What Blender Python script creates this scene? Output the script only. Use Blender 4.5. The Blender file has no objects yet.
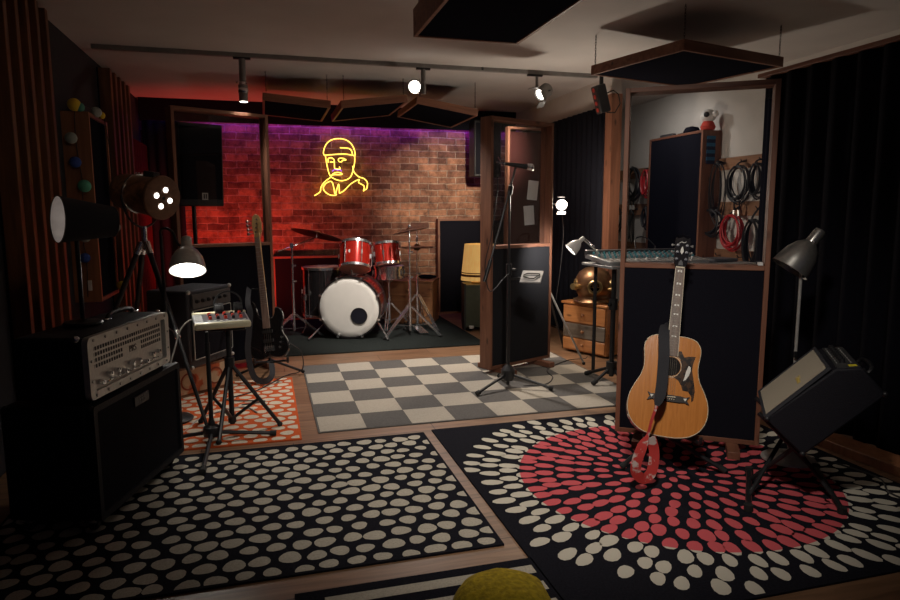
import bpy, bmesh, math, random
from mathutils import Vector, Matrix, Euler, noise
S = bpy.context.scene
COL = S.collection
PI = math.pi
rnd = random.Random(7)
V = Vector

# ------------------------------------------------------------------ mesh builder
class MB:
    def __init__(s, M=None):
        s.bm = bmesh.new(); s.M = M or Matrix(); s.mi = 0
    def _add(s, verts, faces):
        vs = [s.bm.verts.new(s.M @ V(v)) for v in verts]
        for f in faces:
            try:
                fc = s.bm.faces.new([vs[i] for i in f]); fc.material_index = s.mi
            except ValueError:
                pass
        return s
    def box(s, c, d, rot=None):
        R = Euler(rot).to_matrix() if rot else Matrix.Identity(3)
        pts = []
        for x in (-.5, .5):
            for y in (-.5, .5):
                for z in (-.5, .5):
                    pts.append(V(c) + R @ V((x*d[0], y*d[1], z*d[2])))
        return s._add(pts, [(0,1,3,2),(4,6,7,5),(0,4,5,1),(2,3,7,6),(0,2,6,4),(1,5,7,3)])
    def bar(s, a, b, w, h, up=(0,0,1)):
        a, b = V(a), V(b); d = (b-a).normalized(); up = V(up)
        if abs(d.dot(up)) > .98: up = V((0,1,0))
        x = d.cross(up).normalized(); y = x.cross(d)
        pts = [p + x*(w/2*i) + y*(h/2*j) for p in (a, b) for i, j in ((-1,-1),(1,-1),(1,1),(-1,1))]
        return s._add(pts, [(3,2,1,0),(4,5,6,7),(0,1,5,4),(1,2,6,5),(2,3,7,6),(3,0,4,7)])
    def cyl(s, a, b, r, r2=None, n=16, caps=True):
        a, b = V(a), V(b); r2 = r if r2 is None else r2
        d = (b-a).normalized(); up = V((0,0,1)) if abs(d.z) < .95 else V((1,0,0))
        x = d.cross(up).normalized(); y = d.cross(x)
        pts = []
        for p, q in ((a, r), (b, r2)):
            for i in range(n):
                t = 2*PI*i/n; pts.append(p + (x*math.cos(t)+y*math.sin(t))*q)
        fs = [(i, (i+1)%n, n+(i+1)%n, n+i) for i in range(n)]
        if caps:
            fs.append(tuple(range(n-1, -1, -1))); fs.append(tuple(range(n, 2*n)))
        return s._add(pts, fs)
    def tube(s, pts, r, n=8, closed=False):
        pts = [V(p) for p in pts]; m = len(pts); rr = r if isinstance(r, (list, tuple)) else [r]*m
        out = []; prev = None
        for i, p in enumerate(pts):
            if closed: t = pts[(i+1)%m]-pts[i-1]
            else: t = pts[min(i+1, m-1)]-pts[max(i-1, 0)]
            if t.length < 1e-9: t = V((0,0,1))
            t.normalize()
            if prev is None:
                up = V((0,0,1)) if abs(t.z) < .9 else V((1,0,0)); x = t.cross(up).normalized()
            else:
                x = prev - t*prev.dot(t)
                if x.length < 1e-6: x = t.cross(V((0,1,0.01)))
                x.normalize()
            prev = x; y = t.cross(x)
            for k in range(n):
                a = 2*PI*k/n; out.append(p + (x*math.cos(a)+y*math.sin(a))*rr[i])
        fs = []
        for i in range(m if closed else m-1):
            j = (i+1) % m
            for k in range(n):
                fs.append((i*n+k, i*n+(k+1)%n, j*n+(k+1)%n, j*n+k))
        if not closed:
            fs.append(tuple(range(n-1, -1, -1))); fs.append(tuple((m-1)*n+k for k in range(n)))
        return s._add(out, fs)
    def lathe(s, prof, n=32, M=None):
        M = M or Matrix(); pts = []; fs = []; m = len(prof)
        for r, z in prof:
            for k in range(n):
                a = 2*PI*k/n; pts.append(M @ V((max(r, 1e-5)*math.cos(a), max(r, 1e-5)*math.sin(a), z)))
        for i in range(m-1):
            for k in range(n):
                fs.append((i*n+k, i*n+(k+1)%n, (i+1)*n+(k+1)%n, (i+1)*n+k))
        if prof[0][0] > 1e-4 : pass
        return s._add(pts, fs)
    def ball(s, c, r, n=16, sc=(1,1,1)):
        pr = [(math.sin(PI*i/n), -math.cos(PI*i/n)) for i in range(n+1)]
        return s.lathe(pr, n*2 if n < 12 else n+8, Matrix.Translation(V(c)) @ Matrix.Diagonal((r*sc[0], r*sc[1], r*sc[2], 1)))
    def ext(s, pts, z0, z1, M=None):
        """outline in XY swept from z0 to z1"""
        M = M or Matrix(); n = len(pts)
        vs = [M @ V((p[0], p[1], z0)) for p in pts] + [M @ V((p[0], p[1], z1)) for p in pts]
        fs = [tuple(range(n-1, -1, -1)), tuple(range(n, 2*n))]
        fs += [(i, (i+1)%n, n+(i+1)%n, n+i) for i in range(n)]
        return s._add(vs, fs)
    def poly(s, pts):
        return s._add(pts, [tuple(range(len(pts)))])
    def ribbon(s, pts, w, th, nrm):
        """flat strap through pts; w along cross(nrm, tangent)"""
        pts = [V(p) for p in pts]; out = []; m = len(pts); fs = []
        for i, p in enumerate(pts):
            t = (pts[min(i+1, m-1)]-pts[max(i-1, 0)]).normalized()
            nn = V(nrm[i] if isinstance(nrm, list) else nrm); x = t.cross(nn).normalized(); y = x.cross(t)
            ww = w[i] if isinstance(w, list) else w
            for a, b in ((-1,-1),(1,-1),(1,1),(-1,1)): out.append(p + x*a*ww/2 + y*b*th/2)
        for i in range(m-1):
            for k in range(4): fs.append((i*4+k, i*4+(k+1)%4, i*4+4+(k+1)%4, i*4+4+k))
        fs += [(3,2,1,0), tuple((m-1)*4+k for k in range(4))]
        return s._add(out, fs)
    def build(s, name, mat, parent=None, bev=0, loc=None, rot=None, ang=35, flat=False):
        bmesh.ops.recalc_face_normals(s.bm, faces=s.bm.faces[:])
        me = bpy.data.meshes.new(name); s.bm.to_mesh(me); s.bm.free()
        for m in (mat if isinstance(mat, (list, tuple)) else [mat]): me.materials.append(m)
        if not flat:
            me.polygons.foreach_set('use_smooth', [True]*len(me.polygons))
            me.set_sharp_from_angle(angle=math.radians(ang))
        o = bpy.data.objects.new(name, me); COL.objects.link(o)
        if parent: o.parent = parent
        if loc is not None: o.location = loc
        if rot is not None: o.rotation_euler = rot
        if bev:
            b = o.modifiers.new('bevel', 'BEVEL'); b.width = bev; b.segments = 2; b.limit_method = 'ANGLE'; b.angle_limit = math.radians(40)
        return o

def thing(name, label, cat, loc=(0,0,0), rz=0, group=None, M=None):
    o = bpy.data.objects.new(name, None); COL.objects.link(o); o.empty_display_size = .1
    if M is not None: o.matrix_world = M
    else: o.location = loc; o.rotation_euler = (0, 0, rz)
    return tag(o, label, cat, group)
def tag(o, label, cat, group=None, kind=None):
    o['label'] = label; o['category'] = cat
    if group: o['group'] = group
    if kind: o['kind'] = kind
    return o
def struct(o):
    o['kind'] = 'structure'; return o
def dup(root, label, loc=None, rot=None, group=None):
    r = root.copy(); COL.objects.link(r)
    r['label'] = label
    if group: r['group'] = group
    if loc is not None: r.location = loc
    if rot is not None: r.rotation_euler = rot
    for c in list(root.children):
        k = c.copy(); COL.objects.link(k); k.parent = r
        for g in list(c.children):
            q = g.copy(); COL.objects.link(q); q.parent = k
    return r
def frame(p0, p1, back):
    """matrix at p0, local Z towards p1, local -Y towards the viewer side (back = away direction)"""
    p0, p1 = V(p0), V(p1); z = (p1-p0).normalized(); y = V(back); y = (y - z*y.dot(z)).normalized(); x = y.cross(z)
    return Matrix.Translation(p0) @ Matrix((x, y, z)).transposed().to_4x4()
def aim(p, d, roll=0):
    """matrix at p with local -Z along d"""
    return Matrix.Translation(V(p)) @ V(d).to_track_quat('-Z', 'Y').to_matrix().to_4x4()
def zto(p, d):
    return Matrix.Translation(V(p)) @ V(d).to_track_quat('Z', 'Y').to_matrix().to_4x4()
RX = lambda a: Matrix.Rotation(a, 4, 'X')
RY = lambda a: Matrix.Rotation(a, 4, 'Y')
RZ = lambda a: Matrix.Rotation(a, 4, 'Z')
T = lambda *p: Matrix.Translation(V(p))

# ------------------------------------------------------------------ materials
def new(name):
    m = bpy.data.materials.new(name); m.use_nodes = True
    nt = m.node_tree; return m, nt, nt.nodes['Principled BSDF']
def N(nt, t, **k):
    n = nt.nodes.new(t)
    for a, b in k.items(): setattr(n, a, b)
    return n
def c4(c): return (c[0], c[1], c[2], 1)
def plain(name, col, rough=.5, metal=0, var=.12, scale=18, bump=0, coat=0, spec=None):
    m, nt, b = new(name)
    tc = N(nt, 'ShaderNodeTexCoord'); nz = N(nt, 'ShaderNodeTexNoise'); nz.inputs['Scale'].default_value = scale; nz.inputs['Detail'].default_value = 5
    nt.links.new(tc.outputs['Object'], nz.inputs['Vector'])
    cr = N(nt, 'ShaderNodeValToRGB')
    cr.color_ramp.elements[0].position = .3; cr.color_ramp.elements[1].position = .7
    cr.color_ramp.elements[0].color = c4([max(0, x*(1-var)) for x in col]); cr.color_ramp.elements[1].color = c4([min(1, x*(1+var)) for x in col])
    nt.links.new(nz.outputs['Fac'], cr.inputs['Fac']); nt.links.new(cr.outputs['Color'], b.inputs['Base Color'])
    b.inputs['Roughness'].default_value = rough; b.inputs['Metallic'].default_value = metal; b.inputs['Coat Weight'].default_value = coat
    if spec is not None: b.inputs['Specular IOR Level'].default_value = spec
    if bump:
        bp = N(nt, 'ShaderNodeBump'); bp.inputs['Strength'].default_value = bump; bp.inputs['Distance'].default_value = .01
        nt.links.new(nz.outputs['Fac'], bp.inputs['Height']); nt.links.new(bp.outputs['Normal'], b.inputs['Normal'])
    return m
def wood(name, c1, c2, axis='Z', scale=9, rough=.5, coat=0, knots=True):
    m, nt, b = new(name)
    tc = N(nt, 'ShaderNodeTexCoord'); mp = N(nt, 'ShaderNodeMapping')
    k = {'X': (.09,1,1), 'Y': (1,.09,1), 'Z': (1,1,.09)}[axis]
    mp.inputs['Scale'].default_value = [scale*x for x in k]
    nt.links.new(tc.outputs['Object'], mp.inputs['Vector'])
    nz = N(nt, 'ShaderNodeTexNoise'); nz.inputs['Scale'].default_value = 2.2; nz.inputs['Detail'].default_value = 7; nz.inputs['Distortion'].default_value = 1.1
    nt.links.new(mp.outputs['Vector'], nz.inputs['Vector'])
    cr = N(nt, 'ShaderNodeValToRGB'); e = cr.color_ramp.elements
    e[0].position = .3; e[0].color = c4(c1); e[1].position = .68; e[1].color = c4(c2)
    nt.links.new(nz.outputs['Fac'], cr.inputs['Fac'])
    out = cr.outputs['Color']
    if knots:
        vo = N(nt, 'ShaderNodeTexVoronoi'); mp2 = N(nt, 'ShaderNodeMapping')
        kk = {'X': (.5,1.3,1.3), 'Y': (1.3,.5,1.3), 'Z': (1.3,1.3,.5)}[axis]
        mp2.inputs['Scale'].default_value = [8*x for x in kk]
        nt.links.new(tc.outputs['Object'], mp2.inputs['Vector']); nt.links.new(mp2.outputs['Vector'], vo.inputs['Vector']); vo.inputs['Scale'].default_value = 1
        mr = N(nt, 'ShaderNodeMapRange'); mr.inputs['From Min'].default_value = .06; mr.inputs['From Max'].default_value = .16; mr.inputs['To Min'].default_value = .35
        nt.links.new(vo.outputs['Distance'], mr.inputs['Value'])
        mx = N(nt, 'ShaderNodeMix', data_type='RGBA', blend_type='MULTIPLY'); mx.inputs['Factor'].default_value = 1
        nt.links.new(out, mx.inputs['A']); nt.links.new(mr.outputs['Result'], mx.inputs['B']); out = mx.outputs['Result']
    nt.links.new(out, b.inputs['Base Color'])
    b.inputs['Roughness'].default_value = rough; b.inputs['Coat Weight'].default_value = coat
    bp = N(nt, 'ShaderNodeBump'); bp.inputs['Strength'].default_value = .12; bp.inputs['Distance'].default_value = .004
    nt.links.new(nz.outputs['Fac'], bp.inputs['Height']); nt.links.new(bp.outputs['Normal'], b.inputs['Normal'])
    return m
def emit(name, col, st):
    m, nt, b = new(name); b.inputs['Base Color'].default_value = c4(col); b.inputs['Emission Color'].default_value = c4(col); b.inputs['Emission Strength'].default_value = st
    return m
def glassy(name, tint=(1,1,1), refl=1.0):
    m = bpy.data.materials.new(name); m.use_nodes = True; nt = m.node_tree; nt.nodes.clear()
    o = N(nt, 'ShaderNodeOutputMaterial'); mx = N(nt, 'ShaderNodeMixShader'); tr = N(nt, 'ShaderNodeBsdfTransparent'); gl = N(nt, 'ShaderNodeBsdfGlossy'); lw = N(nt, 'ShaderNodeLayerWeight'); pw = N(nt, 'ShaderNodeMath', operation='POWER'); fr = N(nt, 'ShaderNodeMath', operation='MULTIPLY_ADD')
    tr.inputs['Color'].default_value = c4(tint); gl.inputs['Roughness'].default_value = .01; gl.inputs['Color'].default_value = (refl, refl, refl, 1); pw.inputs[1].default_value = 5; fr.inputs[1].default_value = .96; fr.inputs[2].default_value = .04; nt.links.new(lw.outputs['Facing'], pw.inputs[0]); nt.links.new(pw.outputs[0], fr.inputs[0])
    nt.links.new(fr.outputs[0], mx.inputs['Fac']); nt.links.new(tr.outputs[0], mx.inputs[1]); nt.links.new(gl.outputs[0], mx.inputs[2]); nt.links.new(mx.outputs[0], o.inputs['Surface'])
    return m
def brick_mat():
    m, nt, b = new('old_brick')
    tc = N(nt, 'ShaderNodeTexCoord'); sx = N(nt, 'ShaderNodeSeparateXYZ'); cb = N(nt, 'ShaderNodeCombineXYZ')
    nt.links.new(tc.outputs['Object'], sx.inputs['Vector'])
    # wobble the courses a little
    nz = N(nt, 'ShaderNodeTexNoise'); nz.inputs['Scale'].default_value = 5; nz.inputs['Detail'].default_value = 3; nt.links.new(tc.outputs['Object'], nz.inputs['Vector'])
    ma = N(nt, 'ShaderNodeMath', operation='MULTIPLY_ADD'); ma.inputs[1].default_value = .035; nt.links.new(nz.outputs['Fac'], ma.inputs[0]); nt.links.new(sx.outputs['Z'], ma.inputs[2])
    mb = N(nt, 'ShaderNodeMath', operation='MULTIPLY_ADD'); mb.inputs[1].default_value = .05; nt.links.new(nz.outputs['Fac'], mb.inputs[0]); nt.links.new(sx.outputs['X'], mb.inputs[2])
    nt.links.new(mb.outputs[0], cb.inputs['X']); nt.links.new(ma.outputs[0], cb.inputs['Y'])
    br = N(nt, 'ShaderNodeTexBrick'); br.offset = .5
    br.inputs['Scale'].default_value = 1; br.inputs['Brick Width'].default_value = .238; br.inputs['Row Height'].default_value = .0795
    br.inputs['Mortar Size'].default_value = .0085; br.inputs['Mortar Smooth'].default_value = .7; br.inputs['Bias'].default_value = 0
    br.inputs['Color1'].default_value = (.42,.215,.13,1); br.inputs['Color2'].default_value = (.13,.06,.045,1); br.inputs['Mortar'].default_value = (.40,.31,.245,1)
    nt.links.new(cb.outputs[0], br.inputs['Vector'])
    n2 = N(nt, 'ShaderNodeTexNoise'); n2.inputs['Scale'].default_value = 9; n2.inputs['Detail'].default_value = 8; n2.inputs['Roughness'].default_value = .7; nt.links.new(tc.outputs['Object'], n2.inputs['Vector'])
    cr = N(nt, 'ShaderNodeValToRGB'); cr.color_ramp.elements[0].position = .34; cr.color_ramp.elements[0].color = (.38,.34,.33,1); cr.color_ramp.elements[1].position = .64; cr.color_ramp.elements[1].color = (1.35,1.3,1.22,1)
    nt.links.new(n2.outputs['Fac'], cr.inputs['Fac'])
    mx = N(nt, 'ShaderNodeMix', data_type='RGBA', blend_type='MULTIPLY'); mx.inputs['Factor'].default_value = 1
    nt.links.new(br.outputs['Color'], mx.inputs['A']); nt.links.new(cr.outputs['Color'], mx.inputs['B']); nt.links.new(mx.outputs['Result'], b.inputs['Base Color'])
    b.inputs['Roughness'].default_value = .9
    ad = N(nt, 'ShaderNodeMath', operation='MULTIPLY_ADD'); ad.inputs[1].default_value = -1; nt.links.new(br.outputs['Fac'], ad.inputs[0]); 
    n3 = N(nt, 'ShaderNodeMath', operation='MULTIPLY'); n3.inputs[1].default_value = .7; nt.links.new(n2.outputs['Fac'], n3.inputs[0]); nt.links.new(n3.outputs[0], ad.inputs[2])
    bp = N(nt, 'ShaderNodeBump'); bp.inputs['Strength'].default_value = .8; bp.inputs['Distance'].default_value = .012
    nt.links.new(ad.outputs[0], bp.inputs['Height']); nt.links.new(bp.outputs['Normal'], b.inputs['Normal'])
    return m
def floor_mat():
    m, nt, b = new('laminate_planks')
    tc = N(nt, 'ShaderNodeTexCoord'); br = N(nt, 'ShaderNodeTexBrick'); br.offset = .37
    br.inputs['Scale'].default_value = 1; br.inputs['Brick Width'].default_value = 1.3; br.inputs['Row Height'].default_value = .19; br.inputs['Mortar Size'].default_value = .0025
    br.inputs['Color1'].default_value = (.27,.15,.082,1); br.inputs['Color2'].default_value = (.20,.105,.055,1); br.inputs['Mortar'].default_value = (.04,.02,.01,1)
    nt.links.new(tc.outputs['Object'], br.inputs['Vector'])
    mp = N(nt, 'ShaderNodeMapping'); mp.inputs['Scale'].default_value = (1.2, 16, 1); nt.links.new(tc.outputs['Object'], mp.inputs['Vector'])
    nz = N(nt, 'ShaderNodeTexNoise'); nz.inputs['Scale'].default_value = 2; nz.inputs['Detail'].default_value = 8; nz.inputs['Distortion'].default_value = .8; nt.links.new(mp.outputs[0], nz.inputs['Vector'])
    cr = N(nt, 'ShaderNodeValToRGB'); cr.color_ramp.elements[0].position = .3; cr.color_ramp.elements[0].color = (.6,.58,.55,1); cr.color_ramp.elements[1].position = .7; cr.color_ramp.elements[1].color = (1.2,1.2,1.2,1)
    nt.links.new(nz.outputs['Fac'], cr.inputs['Fac'])
    mx = N(nt, 'ShaderNodeMix', data_type='RGBA', blend_type='MULTIPLY'); mx.inputs['Factor'].default_value = 1
    nt.links.new(br.outputs['Color'], mx.inputs['A']); nt.links.new(cr.outputs['Color'], mx.inputs['B']); nt.links.new(mx.outputs['Result'], b.inputs['Base Color'])
    b.inputs['Roughness'].default_value = .42
    return m
def burst_mat(R):
    """rug dots: red inside a circle about the rug's centre, cream outside"""
    m, nt, b = new('burst_pile')
    tc = N(nt, 'ShaderNodeTexCoord'); sx = N(nt, 'ShaderNodeVectorMath', operation='MULTIPLY'); sx.inputs[1].default_value = (1,1,0)
    ln = N(nt, 'ShaderNodeVectorMath', operation='LENGTH'); gt = N(nt, 'ShaderNodeMath', operation='GREATER_THAN'); gt.inputs[1].default_value = R
    nt.links.new(tc.outputs['Object'], sx.inputs[0]); nt.links.new(sx.outputs[0], ln.inputs[0]); nt.links.new(ln.outputs['Value'], gt.inputs[0])
    mx = N(nt, 'ShaderNodeMix', data_type='RGBA'); mx.inputs['A'].default_value = (.60,.105,.12,1); mx.inputs['B'].default_value = (.58,.54,.45,1)
    nt.links.new(gt.outputs[0], mx.inputs['Factor']); nt.links.new(mx.outputs['Result'], b.inputs['Base Color']); b.inputs['Roughness'].default_value = .95; b.inputs['Specular IOR Level'].default_value = .08
    return m
def two_tone(name, c1, c2, scale, rough=.8, kind='checker', fac=.5):
    m, nt, b = new(name); tc = N(nt, 'ShaderNodeTexCoord')
    if kind == 'checker':
        t = N(nt, 'ShaderNodeTexChecker'); t.inputs['Color1'].default_value = c4(c1); t.inputs['Color2'].default_value = c4(c2); t.inputs['Scale'].default_value = scale
        nt.links.new(tc.outputs['Object'], t.inputs['Vector']); nt.links.new(t.outputs['Color'], b.inputs['Base Color'])
    else:
        t = N(nt, 'ShaderNodeTexNoise'); t.inputs['Scale'].default_value = scale; t.inputs['Detail'].default_value = 4
        cr = N(nt, 'ShaderNodeValToRGB'); cr.color_ramp.elements[0].position = fac-.03; cr.color_ramp.elements[1].position = fac+.03
        cr.color_ramp.elements[0].color = c4(c1); cr.color_ramp.elements[1].color = c4(c2)
        nt.links.new(tc.outputs['Object'], t.inputs['Vector']); nt.links.new(t.outputs['Fac'], cr.inputs['Fac']); nt.links.new(cr.outputs['Color'], b.inputs['Base Color'])
    b.inputs['Roughness'].default_value = rough
    return m

W_FRAME = wood('reddish_pine', (.15,.058,.032), (.27,.115,.066), 'Z', rough=.55)
W_FRAMEX = wood('reddish_pine_rail', (.15,.058,.032), (.27,.115,.066), 'X', rough=.55)
W_FRAMEY = wood('reddish_pine_beam', (.14,.05,.03), (.24,.1,.055), 'Y', rough=.55)
W_DARK = wood('stained_slat', (.085,.031,.013), (.2,.076,.03), 'Z', scale=12, rough=.45, knots=False)
W_LEFT = wood('brown_beam', (.22,.09,.042), (.36,.16,.075), 'Z', rough=.5)
W_ORANGE = wood('orange_pine', (.36,.13,.04), (.52,.22,.075), 'X', rough=.35, coat=.3)
W_CHEST = wood('chest_wood', (.22,.09,.035), (.36,.165,.07), 'X', rough=.4)
W_SPRUCE = wood('spruce_top', (.47,.165,.027), (.59,.225,.043), 'Z', scale=26, rough=.25, coat=.6, knots=False)
W_BACK = wood('mahogany', (.16,.06,.025), (.25,.1,.04), 'Z', rough=.3, coat=.5, knots=False)
W_ROSE = wood('rosewood', (.07,.035,.02), (.14,.075,.045), 'Z', scale=20, rough=.4, knots=False)
W_NECKB = wood('bass_board', (.27,.17,.14), (.42,.3,.24), 'Z', scale=20, rough=.4, knots=False)
W_MAPLE = wood('maple', (.5,.3,.12), (.6,.4,.18), 'Z', rough=.3, coat=.4, knots=False)
W_DRUMLAMP = wood('drum_lamp_veneer', (.05,.024,.014), (.38,.19,.1), 'X', rough=.3, coat=.3, knots=False)
BLK_FAB = plain('black_acoustic_fabric', (.011,.011,.016), .95, bump=.2, scale=220, spec=0)
CHAR_FAB = plain('charcoal_acoustic_fabric', (.017,.017,.02), .8, bump=.2, scale=220, spec=.15)
CURT = plain('black_drape', (.008,.008,.013), .95, scale=40, spec=.08)
CURT2 = plain('navy_black_drape', (.016,.017,.025), .92, scale=40, spec=.1)
RED_LIGHT_DRAPE = plain('red_light_drape', (.10,.012,.011), .9, scale=30, spec=.1)  # red light on the corner wall, put into the drape's colour
BLK_MET = plain('black_metal', (.02,.02,.022), .38, .2)
BLK_PL = plain('black_plastic', (.014,.014,.016), .45)
TOLEX = plain('black_tolex', (.012,.012,.017), .55, bump=.35, scale=320, spec=.25)
GRILLE = plain('speaker_cloth', (.010,.010,.014), .9, bump=.3, scale=260, spec=.1)
GREYCAB = plain('charcoal_tolex', (.04,.042,.05), .5, bump=.3, scale=300)
CHROME = plain('chrome', (.85,.85,.87), .18, .94, var=.04)
STEEL = plain('brushed_steel', (.58,.57,.54), .3, .45, var=.08, scale=60)
STEELD = plain('dark_brushed_steel', (.5,.49,.46), .3, .85, var=.08, scale=60)
ALU = plain('aluminium_plate', (.72,.70,.65), .42, .35, var=.08, scale=70)
PALEMET = plain('pale_metal', (.6,.6,.6), .4, .6)
WHITE = plain('white_plaster', (.62,.59,.55), .9, var=.04, scale=6, bump=.05)
CEIL = plain('ceiling_plaster', (.60,.57,.55), .95, var=.05, scale=3)
WALLDK = plain('dark_wall_paint', (.02,.021,.028), .9)
GREYTRK = plain('grey_track', (.22,.21,.20), .5, .1)
LAMPGREY = plain('lamp_housing_grey', (.2,.19,.18), .45, .2)
RED_LAC = plain('red_sparkle_lacquer', (.42,.02,.012), .18, .35, var=.35, scale=160, coat=1)
BLK_LAC = plain('black_lacquer', (.015,.013,.014), .15, coat=1)
SKIN = plain('white_drum_skin', (.8,.77,.72), .45, var=.03, scale=8)
SKIN2 = plain('amber_drum_skin', (.45,.24,.17), .4, var=.08, scale=12)
CYMB = plain('dark_bronze', (.2,.1,.06), .3, .9, scale=40)
COPPER = plain('aged_copper', (.25,.14,.075), .36, .85, var=.35, scale=14)
BRASS = plain('brass', (.5,.36,.17), .3, .9, var=.15, scale=30)
CARPET = plain('charcoal_carpet', (.017,.02,.019), 1, var=.75, scale=120, bump=.5, spec=.05)
RUGBLK = plain('black_rug_pile', (.012,.012,.017), 1, var=.3, scale=120, bump=.3, spec=.06)
CREAM = plain('cream_pile', (.46,.42,.345), 1, var=.14, scale=140, bump=.3, spec=.08)
ORANGE = plain('orange_pile', (.54,.10,.03), 1, var=.12, scale=140, bump=.3, spec=.08)
ORCREAM = plain('oat_pile', (.62,.53,.42), 1, var=.12, scale=140, bump=.3, spec=.08)
GREYP = plain('grey_felt', (.115,.108,.103), 1, var=.12, scale=90, bump=.2, spec=.08)
BEIGEP = plain('beige_felt', (.39,.35,.295), 1, var=.08, scale=90, bump=.2, spec=.08)
YELLOW = plain('yellow_fleece', (.5,.36,.02), 1, var=.3, scale=60, bump=.8)
STRINGM = plain('guitar_string', (.16,.14,.11), .45, .5)
RUBBER = plain('rubber', (.012,.012,.012), .8)
REDCAB = plain('red_cable', (.5,.025,.03), .4)
BLKCAB = plain('black_cable', (.02,.02,.022), .5)
GREYCABLE = plain('grey_cable', (.3,.28,.25), .5)
SHADEBK = plain('black_shade_cloth', (.014,.014,.02), .9, scale=200)
SHADEIN = plain('pale_shade_lining', (.45,.46,.5), .8)
TWEED = two_tone('tweed_grille', (.52,.46,.36), (.32,.28,.21), 140)
CREAMPL = plain('cream_plastic', (.66,.61,.42), .35, var=.05)
SILVPL = plain('silver_plastic', (.36,.36,.37), .35, .4)
REDPL = plain('red_plastic', (.6,.05,.03), .35)
PLATE = plain('dark_grey_plastic', (.06,.06,.065), .4)
GLASS = glassy('clear_glass', (.93,.94,.95))
GLASSDK = glassy('dim_glass', (.8,.81,.83))
WHITEPL = plain('white_plastic', (.75,.74,.72), .35, var=.03)
PEARL = plain('mother_of_pearl', (.75,.74,.68), .25, var=.1, scale=50)
TORT = two_tone('tortoise', (.014,.008,.006), (.06,.028,.012), 40, .25, 'noise')
STRAP = plain('black_webbing', (.022,.022,.027), .85, bump=.3, scale=250)
REDSTRAP = two_tone('red_patterned_webbing', (.42,.03,.025), (.5,.44,.4), 16, .8, 'noise', .57)
GREENBOX = plain('dark_green_paint', (.07,.085,.06), .6)
LABELW = plain('pale_print', (.5,.5,.48), .6)
# ------------------------------------------------------------------ camera
cam = bpy.data.cameras.new('camera'); co = bpy.data.objects.new('camera', cam); COL.objects.link(co)
cam.sensor_width = 36; cam.lens = 26.07; cam.clip_start = .05
yaw, pit, rol = math.radians(15.664), math.radians(7.631), math.radians(-.158)
fw = V((math.sin(yaw)*math.cos(pit), math.cos(yaw)*math.cos(pit), -math.sin(pit))); rt = V((math.cos(yaw), -math.sin(yaw), 0)); up = rt.cross(fw)
r2 = rt*math.cos(rol)+up*math.sin(rol); u2 = -rt*math.sin(rol)+up*math.cos(rol)
co.matrix_world = T(0,0,1.27) @ Matrix((r2, u2, -fw)).transposed().to_4x4()
S.camera = co

# ------------------------------------------------------------------ room shell
ZC = 2.5; XL = -1.29; XR = 3.08; XW = 4.2; YB = 8.0
def slab(name, c, d, mat):
    return struct(MB().box((0,0,0), d).build(name, mat, loc=c, flat=True))
slab('floor', (1.4, 3.6, -.05), (6.2, 9.4, .1), floor_mat())
slab('ceiling', (1.4, 3.6, ZC+.05), (6.2, 9.4, .1), CEIL)
slab('wall_back', (1.4, YB+.06, 1.25), (6.2, .12, 2.5), brick_mat())
slab('wall_left', (XL-.06, 3.6, 1.25), (.12, 9.0, 2.5), WALLDK)
slab('wall_partition', (XR+.05, 6.75, 1.25), (.1, 2.48, 2.5), WHITE)
slab('wall_right', (XW+.06, 3.6, 1.25), (.12, 9.0, 2.5), WHITE)
slab('trim_post', (3.065, 5.435, 1.16), (.10, .12, 2.32), W_FRAME)

def drape(name, a, b, z0, z1, mat, label, amp=.03, wl=.13, seed=1, group=None):
    a, b = V((*a,0)), V((*b,0)); d = b-a; L = d.length; d.normalize(); nn = V((-d.y, d.x, 0)); n = int(L/wl*8); r = random.Random(seed)
    mb = MB(); rows = [z0, z0+(z1-z0)*.33, z0+(z1-z0)*.7, z1]; pts = []; ph = 0
    xs = []
    for i in range(n+1):
        ph += 2*PI/8*(.8+.4*r.random()); xs.append(math.sin(ph)*amp*(.7+.5*r.random()))
    for j, z in enumerate(rows):
        for i in range(n+1):
            p = a + d*(L*i/n) + nn*(xs[i]*(1-.15*j)); pts.append((p.x, p.y, z))
    w = n+1
    mb._add(pts, [(j*w+i, j*w+i+1, (j+1)*w+i+1, (j+1)*w+i) for j in range(3) for i in range(n)])
    o = mb.build(name, mat, ang=80)
    so = o.modifiers.new('thick', 'SOLIDIFY'); so.thickness = .006
    return tag(o, label, 'curtain', group)
drape('curtain', (3.10, .6), (3.10, 3.60), .02, 2.115, CURT, 'long black curtain along the right side behind the tweed amplifier', .03, .16, 1)
t = thing('curtain_rail', 'dark wooden rail carrying the long black curtain on the right', 'curtain rail', (3.10, 2.1, 2.128))
MB().box((.02,0,0), (.11,3.06,.026)).build('rail', W_FRAMEY, t, bev=.003)
for y in (-1.5, 0, 1.5): MB().box((.062,y,-1.071), (.03,.05,2.11)).build('upright', W_FRAME, t)
drape('curtain', (3.03, 5.50), (3.03, 7.6), .03, 2.235, CURT2, 'black curtain hanging between the tall glazed screen and the wooden post', .02, .11, 2)
drape('curtain', (-1.22, 7.86), (-1.22, 6.95), .03, 2.0, RED_LIGHT_DRAPE, 'added drape with red light painted into its colour in the back left corner behind the drum-shaped spotlight', .02, .09, 3)

drape('curtain', (-1.25, 7.86), (-.86, 7.86), .03, 2.27, CURT2, 'black curtain in the back left corner beside the left glazed screen', .02, .1, 6)
# black valance above the brick with the purple light strip behind it
tag(MB().box((0,0,0), (4.3, .03, .25)).build('valance', BLK_FAB, loc=(.89, 7.80, 2.41-.02)), 'black valance under the ceiling along the top of the brick wall', 'valance')

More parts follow.
